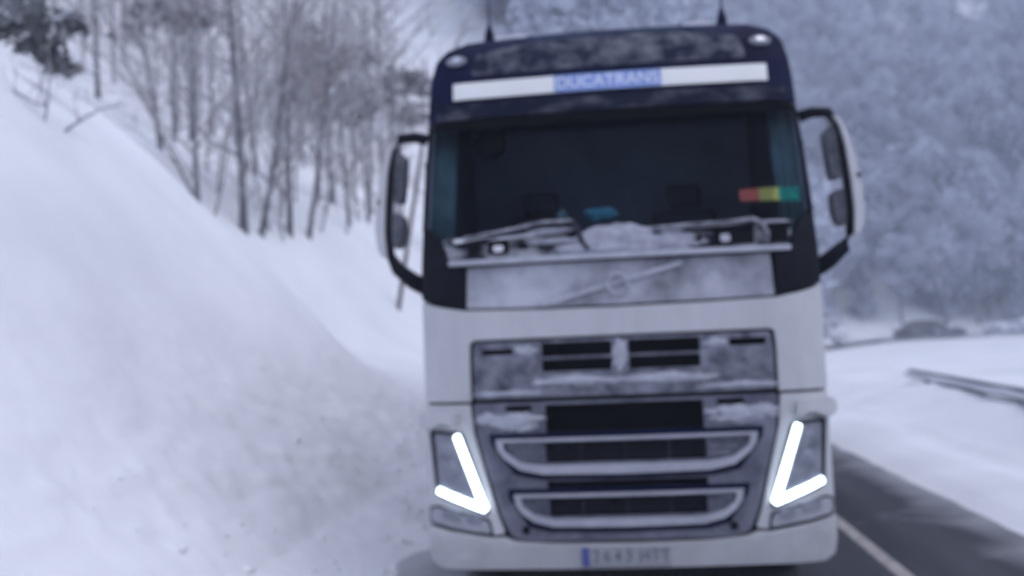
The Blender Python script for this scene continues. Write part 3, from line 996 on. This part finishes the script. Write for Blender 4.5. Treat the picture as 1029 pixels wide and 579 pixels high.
def guard_rail(name, label, pts, zc, h, step):
    """W-profile beam on posts, with a ridge of snow lying on its folds"""
    root = thing(name, label, 'guard rail', (pts[0][0], pts[0][1], 0))
    o = Vector((pts[0][0], pts[0][1], 0))
    prof = [(0, .5), (-.05, .42), (-.08, .30), (-.05, .16), (0, .05), (0, -.05), (-.05, -.16), (-.08, -.30), (-.05, -.42), (0, -.5)]
    V, Fc = [], []
    P = [Vector((x, y, 0)) for x, y in pts]
    for i, p in enumerate(P):
        t = (P[min(i + 1, len(P) - 1)] - P[max(i - 1, 0)]).normalized()
        nrm = Vector((-t.y, t.x, 0))
        if nrm.dot(-p) < 0: nrm = -nrm
        g = ground_h(p.x, p.y) if zc is None else 0
        zb = (g + .16) if zc is None else zc
        for a, b in prof:
            V.append(tuple(p - o - nrm * a + Vector((0, 0, zb + b * h))))
    k = len(prof)
    for i in range(len(P) - 1):
        for q in range(k - 1):
            Fc.append((i * k + q, i * k + q + 1, (i + 1) * k + q + 1, (i + 1) * k + q))
    me = bpy.data.meshes.new('beam')
    me.from_pydata(V, [], Fc)
    bo = link('beam', me, M['steel'], root, True)
    md = bo.modifiers.new('t', 'SOLIDIFY'); md.thickness = .012
    acc = 0.0
    for i in range(len(P) - 1):
        d = (P[i + 1] - P[i]).length
        while acc < d:
            q = P[i].lerp(P[i + 1], acc / d)
            g = ground_h(q.x, q.y)
            zb = (g + .16) if zc is None else zc
            c = q - o
            t = (P[i + 1] - P[i]).normalized()
            side = Vector((t.y, -t.x, 0)) * (.09 if q.x > 0 else -.09)
            box('post', (c.x + side.x, c.y + side.y, (g - .3 + zb + h * .45) / 2), (.08, .10, zb + h * .45 - g + .3), M['steel'], root, .008)
            acc += step
        acc -= d
    V2, F2 = [], []
    for i, p in enumerate(P):
        zb = (ground_h(p.x, p.y) + .16) if zc is None else zc
        V2.append(p - o + Vector((-.10, 0, zb + .005 + h * .02 * math.sin(i * 2.3))))
    V, Fc = [], []
    tube_into(V, Fc, V2, [.09 * h / .3 * (1 + .25 * math.sin(i * 1.7)) for i in range(len(V2))], 6)
    me = bpy.data.meshes.new('rail_snow')
    me.from_pydata([tuple(v) for v in V], [], Fc)
    link('rail_snow', me, M['frost'], root, True)
    return root


guard_rail('guard_rail', 'snow-clogged steel guard rail on the snowy verge beside the bare asphalt', [(4.45 + .0981 * (y - 3), y) for y in np.arange(3, 22.1, 1.0)], .665, .17, 2.0)
rp = [(csh(y) + 4.3, y) for y in np.arange(58, 78.6, 1.5)] + [(float(x), 79.2) for x in np.arange(26.5, 46, 1.5)]
guard_rail('guard_rail', 'distant low dark guard rail running past the parked dark car', rp, None, .30, 4.0)

# a dark car, side on, far down the road
def make_car():
    cx, cy = 24.9, 81.2
    g = elev(81) + .02
    root = thing('dark_car', 'distant dark car standing side-on before the snowy wooded hillside', 'car', (cx, cy, g))
    body = [(-2.12, .30), (-2.15, .62), (-2.05, .86), (-1.7, .92), (.95, .92), (1.75, .80), (2.08, .64), (2.15, .42), (2.08, .26), (-2.0, .24)]
    top = [(-1.75, .92), (-1.35, 1.30), (-.95, 1.46), (-.2, 1.48), (.30, 1.38), (.98, .92)]
    def ext(name, poly, w0, w1, m, parent, bev=.04):
        bm = bmesh.new()
        zmax = max(p[1] for p in poly); zmin = min(p[1] for p in poly)
        L, R = [], []
        for x, z in poly:
            w = w0 + (w1 - w0) * (z - zmin) / (zmax - zmin)
            L.append(bm.verts.new((x, -w, z))); R.append(bm.verts.new((x, w, z)))
        bm.faces.new(L); bm.faces.new(R[::-1])
        n = len(poly)
        for i in range(n):
            bm.faces.new((L[i], R[i], R[(i + 1) % n], L[(i + 1) % n]))
        bmesh.ops.recalc_face_normals(bm, faces=bm.faces[:])
        return from_bm(name, bm, m, parent, False, bev)
    b = ext('body', body, .84, .84, M['carpaint'], root, .07)
    c = ext('cabin', top, .80, .62, M['carpaint'], root, .05)
    for pts in ([(-1.55, .97), (-1.25, 1.27), (-.62, 1.39), (-.62, .97)], [(-.55, .97), (-.55, 1.39), (-.15, 1.40), (.25, 1.31), (.78, .97)]):
        for s in (-1, 1):
            bm = bmesh.new()
            fr = [bm.verts.new((x, s * (.80 - .18 * (z - .92) / .56 + .012), z)) for x, z in pts]
            bm.faces.new(fr)
            r = bmesh.ops.extrude_face_region(bm, geom=bm.faces[:])
            for v in r['geom']:
                if isinstance(v, bmesh.types.BMVert): v.co.y -= s * .02
            bmesh.ops.recalc_face_normals(bm, faces=bm.faces[:])
            from_bm('window', bm, M['carglass'], c)
    for s in (-1, 1):
        box('headlight', (2.06, s * .62, .62), (.1, .3, .12), M['reflector'], b, .02)
        for x in (-1.32, 1.35):
            bm = bmesh.new()
            bmesh.ops.create_cone(bm, cap_ends=True, segments=20, radius1=.31, radius2=.31, depth=.2, matrix=Matrix.Translation((x, s * .76, .31)) @ Matrix.Rotation(math.pi / 2, 4, 'X'))
            w = from_bm('wheel', bm, M['tyre'], root, False, .03)
            bm = bmesh.new()
            bmesh.ops.create_cone(bm, cap_ends=True, segments=14, radius1=.19, radius2=.17, depth=.22, matrix=Matrix.Translation((x, s * .76, .31)) @ Matrix.Rotation(math.pi / 2, 4, 'X'))
            from_bm('rim', bm, M['rim'], w)
    blob_snow = bmesh.new()
    bmesh.ops.create_icosphere(blob_snow, subdivisions=3, radius=1)
    for v in blob_snow.verts:
        v.co = Vector((-.6 + v.co.x * .6, v.co.y * .5, 1.475 + v.co.z * .022))
    from_bm('roof_snow', blob_snow, M['frost'], root, True)
make_car()
bpy.data.objects['dark_car'].scale = (1.2, 1.15, 1.15)


def mesh_obj(name, V, Fc, m, parent=None, smooth=False):
    me = bpy.data.meshes.new(name)
    me.from_pydata([tuple(v) for v in V], [], Fc)
    return link(name, me, m, parent, smooth)


def rvec(rng):
    while True:
        v = Vector((rng.uniform(-1, 1), rng.uniform(-1, 1), rng.uniform(-1, 1)))
        if 0.05 < v.length < 1: return v.normalized()


def limb(V, Fc, rng, p, d, length, r, depth, sides, tw):
    """a crooked branch that forks into finer ones"""
    n = 4 if depth > 1 else 3
    pts, rad = [p.copy()], [r]
    q = p.copy()
    dd = d.normalized()
    for i in range(n):
        dd = (dd + rvec(rng) * .22 + Vector((0, 0, .10))).normalized()
        q = q + dd * length / n
        pts.append(q.copy())
        rad.append(max(.004, r * (1 - .75 * (i + 1) / n)))
    tube_into(V, Fc, pts, rad, sides, False)
    if depth <= 0: return
    k = tw[depth]
    for j in range(k):
        t = rng.uniform(.25, 1.0)
        i = min(n - 1, int(t * n))
        b = pts[i].lerp(pts[i + 1], t * n - i)
        ax = (pts[i + 1] - pts[i]).normalized()
        side = ax.cross(rvec(rng)).normalized()
        nd = (ax * rng.uniform(.5, .9) + side * rng.uniform(.5, .9)).normalized()
        limb(V, Fc, rng, b, nd, length * rng.uniform(.38, .58), max(.004, r * .45), depth - 1, 3, tw)


def bare_tree(label, x, y, tx, tz, H, r, seed, dens=1.0, low=.10, cat='tree', group='bare trees on the snowy bank'):
    """trunk from the ground through (tx, tz), then on upwards; a crown of forked bare branches"""
    rng = random.Random(seed)
    g = ground_h(x, y)
    root = thing('bare_tree', label, cat, (x, y, g), group)
    lean = (tx - x) / max(.5, tz - g)
    pts, rad = [], []
    n = 14
    wob = [rng.uniform(-1, 1) for _ in range(8)]
    def tp(t):
        z = t * H
        a = .05 * H * .12 * (wob[0] * math.sin(t * 5 + wob[1]) + .5 * wob[2] * math.sin(t * 11 + wob[3]))
        b = .05 * H * .12 * (wob[4] * math.sin(t * 4 + wob[5]) + .5 * wob[6] * math.sin(t * 9 + wob[7]))
        s0 = .05 * H * .12 * (wob[0] * math.sin(wob[1]) + .5 * wob[2] * math.sin(wob[3]))
        return Vector((lean * z + a - s0, b, z - .15))
    for i in range(n + 1):
        t = i / n
        pts.append(tp(t))
        rad.append(r * .85 * (1.25 if i == 0 else 1) * (1 - .82 * t))
    V, Fc = [], []
    tube_into(V, Fc, pts, rad, 7)
    mesh_obj('trunk', V, Fc, M['bark'], root, True)
    V, Fc = [], []
    nb = int(27 * dens)
    for j in range(nb):
        t = low + (1 - low) * (j + rng.random()) / nb
        a = rng.uniform(0, 6.283)
        el = rng.uniform(.35, .95)
        d = Vector((math.cos(a), math.sin(a), el * 1.3))
        limb(V, Fc, rng, tp(t), d, H * rng.uniform(.16, .30) * (1.15 - .6 * t), r * .42 * (1.1 - t * .8), 2, 4, {2: 5, 1: 4})
    mesh_obj('crown', V, Fc, M['twig'], root)
    return root


BT = [
    ('slim bare tree rising behind the top of the snow bank, leftmost trunk', -13.4, 25.2, -13.45, 11.39, 7.5, .085, .9),
    ('bare tree with a slightly leaning dark trunk, second trunk along the snow bank', -9.55, 20.65, -9.93, 9.1, 7.5, .075, 1.0),
    ('bare tree on the bank just before the tallest dark trunk', -7.05, 16.65, -7.11, 7.42, 7.5, .06, 1.0),
    ('tall bare tree with the thickest dark trunk on the bank', -6.73, 17.9, -6.89, 8.37, 9.0, .095, 1.2),
    ('bare tree leaning towards the lorry, just past the thickest trunk', -6.64, 18.55, -5.97, 7.54, 7.5, .07, 1.0),
    ('upright bare tree in the middle of the clump on the bank', -6.5, 19.9, -6.48, 6.92, 7.0, .08, 1.0),
    ('bare tree of the clump leaning most towards the lorry', -6.29, 20.5, -5.85, 7.02, 7.0, .065, 1.0),
    ('slender bare tree between the clump and the lorry mirror', -6.13, 23.35, -6.25, 6.76, 6.0, .06, .9),
    ('crooked thin bare tree leaning away from the lorry on the bank', -7.2, 17.2, -8.15, 6.3, 5.5, .04, .8),
    ('small bare tree closest to the lorry mirror', -5.9, 26.0, -5.7, 7.0, 5.5, .05, .9),
    ('bare tree far up the slope behind the leaning trunk', -11.6, 27.0, -11.9, 12.0, 7.5, .08, 1.0),
    ('bare tree deeper in the wood behind the thickest trunk', -9.2, 25.5, -9.5, 10.0, 8.0, .08, 1.0),
    ('bare tree deeper in the wood behind the middle clump', -8.3, 28.0, -8.0, 10.0, 8.0, .085, 1.0),
    ('bare tree at the back of the wood, in line with the mirror', -8.0, 33.0, -8.2, 10.0, 7.0, .08, 1.0),
]
for i, (lb, x, y, tx, tz, H, r, dn) in enumerate(BT):
    bare_tree(lb, x, y, tx, tz, H, r, 100 + i, dn)

# saplings: thin whips in the undergrowth at the foot of the clump
SP = [(-7.1, 17.4), (-6.95, 18.3), (-6.7, 19.2), (-6.45, 19.4), (-6.75, 20.3), (-6.2, 21.2), (-6.4, 22.2), (-6.0, 22.4), (-6.9, 21.5), (-7.6, 18.8), (-8.2, 19.9), (-6.3, 25.0)]
for i, (x, y) in enumerate(SP):
    rng = random.Random(500 + i)
    g = ground_h(x, y)
    root = thing('sapling', 'thin bare sapling in the undergrowth among the trunks on the bank', 'sapling', (x, y, g), 'saplings among the bare trees')
    V, Fc = [], []
    H = rng.uniform(1.6, 3.2)
    lean = rng.uniform(-.25, .25)
    pts = [Vector((lean * t * H + .04 * math.sin(t * 7 + i), .1 * lean * t, t * H - .1)) for t in [k / 7 for k in range(8)]]
    tube_into(V, Fc, pts, [.022 * (1 - .8 * k / 7) for k in range(8)], 5)
    mesh_obj('trunk', V, Fc, M['bark'], root, True)
    V, Fc = [], []
    for j in range(14):
        k = rng.randint(1, 6)
        a = rng.uniform(0, 6.283)
        limb(V, Fc, rng, pts[k], Vector((math.cos(a), math.sin(a), 1.0)), H * rng.uniform(.15, .32), .010, 1, 3, {1: 4})
    mesh_obj('crown', V, Fc, M['twig'], root)

# three bent whips in the snow near the crest
for nm, lb, pts, r in (('bent_sapling', 'thin sapling bent into an arch over the bare snow slope', [(-5.69, 9.7, 3.6), (-5.68, 9.9, 4.08), (-5.59, 10.1, 4.26), (-5.46, 10.3, 4.42), (-5.28, 10.5, 4.52)], .020),
                       ('upright_whip', 'faint upright whip standing in the snow beside the arched sapling', [(-5.74, 9.6, 3.6), (-5.70, 9.6, 4.1), (-5.66, 9.6, 4.27), (-5.62, 9.6, 4.58), (-5.63, 9.6, 5.0)], .013),
                       ('drooping_branch', 'thin drooping branch lying out over the snow at the picture edge', [(-6.6, 9.5, 4.45), (-6.32, 9.5, 4.62), (-5.94, 9.5, 4.45), (-5.70, 9.5, 4.30), (-5.60, 9.5, 4.28)], .016)):
    rng = random.Random(len(nm))
    o = Vector(pts[0])
    root = thing(nm, lb, 'sapling' if 'branch' not in nm else 'branch', o)
    P = [Vector(p) - o for p in pts]
    V, Fc = [], []
    tube_into(V, Fc, P, [r * (1 - .6 * k / 4) for k in range(5)], 6)
    mesh_obj('stem', V, Fc, M['bark'], root, True)
    V, Fc = [], []
    for j in range(6):
        limb(V, Fc, rng, P[rng.randint(2, 4)], rvec(rng) + Vector((.3, 0, .4)), rng.uniform(.15, .4), r * .4, 1, 3, {1: 2})
    tag(mesh_obj('twigs', V, Fc, M['twig'], root), kind='stuff')
root = thing('leaning_pole', 'thin brown pole leaning in the snow behind the lorry mirror', 'pole', (-4.63, 21.5, ground_h(-4.63, 21.5)))
V, Fc = [], []
tube_into(V, Fc, [Vector((0, 0, -.1)), Vector((.29, 0, 1.5)), Vector((.58, 0, 3.0)), Vector((.70, 0, 3.7))], [.055, .05, .045, .04], 7)
mesh_obj('shaft', V, Fc, M['stick'], root, True)


def leaves_into(V, Fc, rng, c, rad, n, size):
    for _ in range(n):
        d = rvec(rng) * (rng.random() ** .45)
        p = Vector((c[0] + d.x * rad[0], c[1] + d.y * rad[1], c[2] + d.z * rad[2]))
        a = rvec(rng); b = a.cross(rvec(rng)).normalized()
        s = size * rng.uniform(.5, 1.3)
        i = len(V)
        V += [p - a * s, p + b * s * .45, p + a * s, p - b * s * .45]
        Fc.append((i, i + 1, i + 2, i + 3))


def pine(label, x, y, clumps, m, seed, r=.12, nl=420, size=.13, spread=None):
    rng = random.Random(seed)
    g = ground_h(x, y)
    root = thing('pine_tree', label, 'tree', (x, y, g), 'pines above the bank')
    o = Vector((x, y, g))
    top = max(c[2] for c in clumps) + .8
    ctr = sum(c[0] for c in clumps) / len(clumps) * .4 + x * .6
    axis_ = lambda t: Vector(((ctr - x) * t, 0, (top - g) * t - .2 * (1 - t)))
    V, Fc = [], []
    tube_into(V, Fc, [axis_(k / 8) + Vector((.05 * math.sin(k * 2.1), 0, 0)) * (k > 0) for k in range(9)], [r * (1 - .75 * k / 8) for k in range(9)], 8)
    tr = mesh_obj('trunk', V, Fc, M['bark'], root, True)
    V, Fc, V2, F2 = [], [], [], []
    for cx, cy, cz, rx, rz in clumps:
        rx, rz = rx * (spread or 1), rz * (spread or 1)
        c = Vector((cx, cy, cz)) - o
        t = max(.15, min(1, (c.z - .25 * abs(c.x)) / (top - g)))
        a = axis_(t)
        mid = a.lerp(c, .5) + Vector((0, 0, .12))
        tube_into(V2, F2, [a, mid, c], [r * .3, r * .22, r * .1], 5)
        for q in range(14):
            d = rvec(rng)
            e = rng.uniform(.3, 1.25)
            cc = (c.x + d.x * rx * e, c.y + d.y * rx * e, c.z + d.z * rz * e)
            k = rng.uniform(.3, .6)
            leaves_into(V, Fc, rng, cc, (rx * k, rx * k, rz * k), nl // 14, size)
    tag(mesh_obj('branches', V2, F2, M['bark'], tr, True), kind='stuff')
    mesh_obj('crown', V, Fc, m, root)


pine('dark pine whose snowy bough hangs into the upper left corner', -8.6, 11.2,
     [(-7.4, 11.2, 6.25, .45, .35), (-7.05, 11, 5.95, .40, .26), (-6.74, 11, 5.70, .34, .22), (-6.56, 11, 5.45, .26, .17), (-6.34, 11, 5.20, .18, .13), (-6.40, 11, 5.72, .26, .12), (-7.6, 11.2, 5.9, .35, .2), (-6.9, 11.1, 6.2, .3, .15), (-8.2, 11, 7.2, .8, .5), (-8.9, 11.5, 7.8, .8, .5)], M['pineleaf'], 61, .12, 300, .075, 1.12)
pine('pine with a small grey crown behind the leaning bare tree', -11.0, 24.5,
     [(-11.35, 24, 10.5, .55, .35), (-10.83, 24, 10.2, .5, .3), (-10.03, 24, 10.4, .6, .4), (-11.9, 24, 10.0, .4, .25), (-10.5, 24, 11.2, .8, .5)], M['deadleaf'], 62, .09, 380, .10)
pine('grey-brown pine crown rising over the clump of bare trees', -9.0, 32.0,
     [(-9.31, 32, 10.9, 1.0, .5), (-8.61, 32, 11.3, .9, .5), (-10.0, 32, 10.25, .8, .4), (-8.3, 32, 10.0, .9, .45), (-9.0, 32, 9.6, .9, .4), (-9.6, 32, 11.9, .8, .4)], M['deadleaf'], 63, .13, 600, .12)
pine('grey-brown pine crown closest to the lorry roof', -7.3, 34.0,
     [(-7.0, 34, 11.05, .75, .32), (-7.76, 34, 10.6, .7, .3), (-6.2, 34, 10.7, .7, .28), (-8.2, 34, 10.2, .7, .3), (-6.6, 34, 9.8, .8, .3)], M['deadleaf'], 64, .12, 500, .12)


# ------------------------------------------------------------------ the snowy wood across the road
def conifer_mesh(seed, H, n_wh, n_leaf, size):
    rng = random.Random(seed)
    V, Fc = [], []
    for w in range(n_wh):
        t = .10 + .90 * w / n_wh
        R = H * .21 * (1 - t) ** .75 + .12
        k = max(3, int(7 * (1 - t) + 3))
        a0 = rng.uniform(0, 6.28)
        for b in range(k):
            a = a0 + 6.283 * b / k + rng.uniform(-.3, .3)
            L = R * rng.uniform(.7, 1.15)
            for _ in range(n_leaf):
                u = rng.random() ** .7
                q = Vector((math.cos(a) * L * u, math.sin(a) * L * u, H * t - L * u * u * .45))
                q += rvec(rng) * .16 * L
                d = Vector((math.cos(a), math.sin(a), -.5)).normalized()
                e = (d.cross(Vector((0, 0, 1))).normalized() + rvec(rng) * .5).normalized()
                s = size * rng.uniform(.6, 1.3)
                i = len(V)
                V += [q - d * s, q + e * s * .6, q + d * s, q - e * s * .6]
                Fc.append((i, i + 1, i + 2, i + 3))
    return V, Fc


def round_mesh(seed, H, nc, nl, size):
    rng = random.Random(seed)
    V, Fc = [], []
    for c in range(nc):
        d = rvec(rng) * rng.random() ** .4
        leaves_into(V, Fc, rng, (d.x * H * .24, d.y * H * .24, H * (.60 + d.z * .36)), (H * .10, H * .10, H * .07), nl, size)
    return V, Fc


KINDS = []
for k in range(5):
    H = (11, 13, 9.5, 10, 12)[k]
    V, Fc = conifer_mesh(200 + k, H, 18, 24, .24) if k < 3 else round_mesh(220 + k, H, 40, 80, .20)
    crown = bpy.data.meshes.new('crown')
    crown.from_pydata([tuple(v) for v in V], [], Fc)
    crown.materials.append(M['hazesnowleaf'])
    V, Fc = [], []
    tube_into(V, Fc, [Vector((.05 * math.sin(q), 0, H * .9 * q / 5 - .4)) for q in range(6)], [.17 * (1 - .16 * q) for q in range(6)], 6)
    trunk = bpy.data.meshes.new('trunk')
    trunk.from_pydata([tuple(v) for v in V], [], Fc)
    trunk.materials.append(M['bark'])
    KINDS.append((trunk, crown, H))

rng = random.Random(11)
spots = []
y = 93.0
while y < 150:
    xx = .17 * y + rng.uniform(0, 2)
    while xx < .47 * y:
        spots.append((xx + rng.uniform(-1.0, 1.0), y + rng.uniform(-1.2, 1.2)))
        xx += rng.uniform(2.6, 4.2)
    y += 3.0
for i, (x, y) in enumerate(spots):
    k = rng.choice((0, 1, 2, 3, 3, 4, 4))
    trunk, crown, H = KINDS[k]
    root = thing('snowy_tree', 'pointed snow-laden conifer in the hazy wood on the hillside across the road' if k < 3 else 'round-crowned snow-laden tree in the hazy wood on the hillside across the road', 'tree', (x, y, ground_h(x, y)), 'wood on the hillside')
    s = rng.uniform(.75, 1.2)
    root.scale = (s, s, s)
    root.rotation_euler = (0, 0, rng.uniform(0, 6.28))
    link('trunk', trunk, None, root)
    link('crown', crown, None, root)
n_wood = len(spots)

# the rest of the wood, far up the slopes: nobody could count it
def stuff_wood(name, pts, protos, m, label):
    Vs, Fs, base = [], [], 0
    for x, y in pts:
        V, Fc = rng.choice(protos)
        s = rng.uniform(.7, 1.2)
        a = rng.uniform(0, 6.28)
        ca, sa = math.cos(a) * s, math.sin(a) * s
        A = V
        B = np.empty_like(A)
        B[:, 0] = A[:, 0] * ca - A[:, 1] * sa + x
        B[:, 1] = A[:, 0] * sa + A[:, 1] * ca + y
        B[:, 2] = A[:, 2] * s + base_h(x, y) + .2
        Vs.append(B)
        Fs.append(Fc + base)
        base += len(A)
    Vv = np.concatenate(Vs); Ff = np.concatenate(Fs)
    me = bpy.data.meshes.new(name)
    me.vertices.add(len(Vv)); me.vertices.foreach_set('co', Vv.astype(np.float32).ravel())
    k = Ff.shape[1]
    me.loops.add(Ff.size); me.loops.foreach_set('vertex_index', Ff.astype(np.int32).ravel())
    me.polygons.add(len(Ff)); me.polygons.foreach_set('loop_start', np.arange(0, Ff.size, k, dtype=np.int32))
    me.update(calc_edges=True)
    tag(link(name, me, m), label, None, None, 'stuff')


protos = []
for k in range(4):
    V, Fc = conifer_mesh(300 + k, 10 + k, 12, 9, .42) if k < 2 else round_mesh(320 + k, 10 + k, 26, 26, .36)
    protos.append((np.array([tuple(v) for v in V]), np.array(Fc)))
pts = []
for _ in range(420):
    y = rng.uniform(150, 290); pts.append((rng.uniform(.10, .48) * y, y))
for _ in range(420):
    y = rng.uniform(58, 240); pts.append((rng.uniform(-.15, .20) * y, y))
for _ in range(160):
    y = rng.uniform(95, 190); pts.append((rng.uniform(.48, .80) * y, y))
stuff_wood('far_wood', pts, protos, M['hazesnowleaf'], 'hazy snow-covered wood far up the valley side')
protos = []
for k in range(4):
    r_ = random.Random(400 + k)
    V, Fc = [], []
    H = 7 + k
    tube_into(V, Fc, [Vector((.1 * math.sin(q + k), 0, H * q / 5)) for q in range(6)], [.10 * (1 - .17 * q) for q in range(6)], 4, False)
    for j in range(16):
        a = r_.uniform(0, 6.28)
        limb(V, Fc, r_, Vector((0, 0, H * (.2 + .75 * j / 16))), Vector((math.cos(a), math.sin(a), 1.0)), H * r_.uniform(.15, .3), .04, 1, 4, {1: 6})
    Fc = [f if len(f) == 4 else f for f in Fc]
    q4 = np.array([f if len(f) == 4 else (*f, f[-1]) for f in Fc if len(f) == 4])
    # three-sided twigs are made of quads too
    protos.append((np.array([tuple(v) for v in V]), q4))
pts = []
while len(pts) < 190:
    y = rng.uniform(30, 100); u = rng.uniform(-.66, -.16)
    if -.235 < u < -.165 and y > 38: continue
    pts.append((u * y, y))
stuff_wood('bare_wood', pts, protos, M['twig'], 'bare leafless wood on the slope behind the bank')

# snow-covered bushes at the foot of the hillside
for i, (lb, x, y, sx, sz) in enumerate((('broad snow-covered bush at the foot of the hillside, nearest the dark car', 31.6, 84.5, 1.5, .9),
                                       ('snow-covered bush at the foot of the hillside at the picture edge', 34.6, 85.5, 1.8, 1.2))):
    r_ = random.Random(700 + i)
    g = ground_h(x, y)
    root = thing('snowy_bush', lb, 'bush', (x, y, g))
    V, Fc = [], []
    for q in range(9):
        d = rvec(r_)
        leaves_into(V, Fc, r_, (d.x * sx * .6, d.y * sx * .6, sz * .6 + d.z * sz * .4), (sx * .45, sx * .45, sz * .4), 60, .16)
    mesh_obj('foliage', V, Fc, M['hazesnowleaf'], root)
    bm = bmesh.new()
    bmesh.ops.create_icosphere(bm, subdivisions=4, radius=1)
    for v in bm.verts:
        n_ = 1 + .6 * noise.noise(v.co * 2.4 + Vector((i * 5, 0, 0)))
        v.co = Vector((v.co.x * sx * .8 * n_, v.co.y * sx * .8 * n_, sz * .55 + v.co.z * sz * (.55 if v.co.z > 0 else .25) * n_))
    from_bm('snow_cap', bm, M['frost'], root, True)

# ------------------------------------------------------------------ the air
hz = bpy.data.materials.new('haze')
hz.use_nodes = True
nt = hz.node_tree
nt.nodes.clear()
out = nt.nodes.new('ShaderNodeOutputMaterial')
pv = nt.nodes.new('ShaderNodeVolumePrincipled')
pv.inputs['Color'].default_value = (0.78, 0.84, 1.0, 1)
pv.inputs['Density'].default_value = 0.0029
pv.inputs['Anisotropy'].default_value = 0.0
nt.links.new(pv.outputs['Volume'], out.inputs['Volume'])
zt = max(v[2] for v in TV) + 16
haze = box('haze', (20, 80, (zt - 2) / 2), (370, 490, zt + 2), hz, None, 0)
tag(haze, 'pale winter haze filling the valley', None, None, 'stuff')
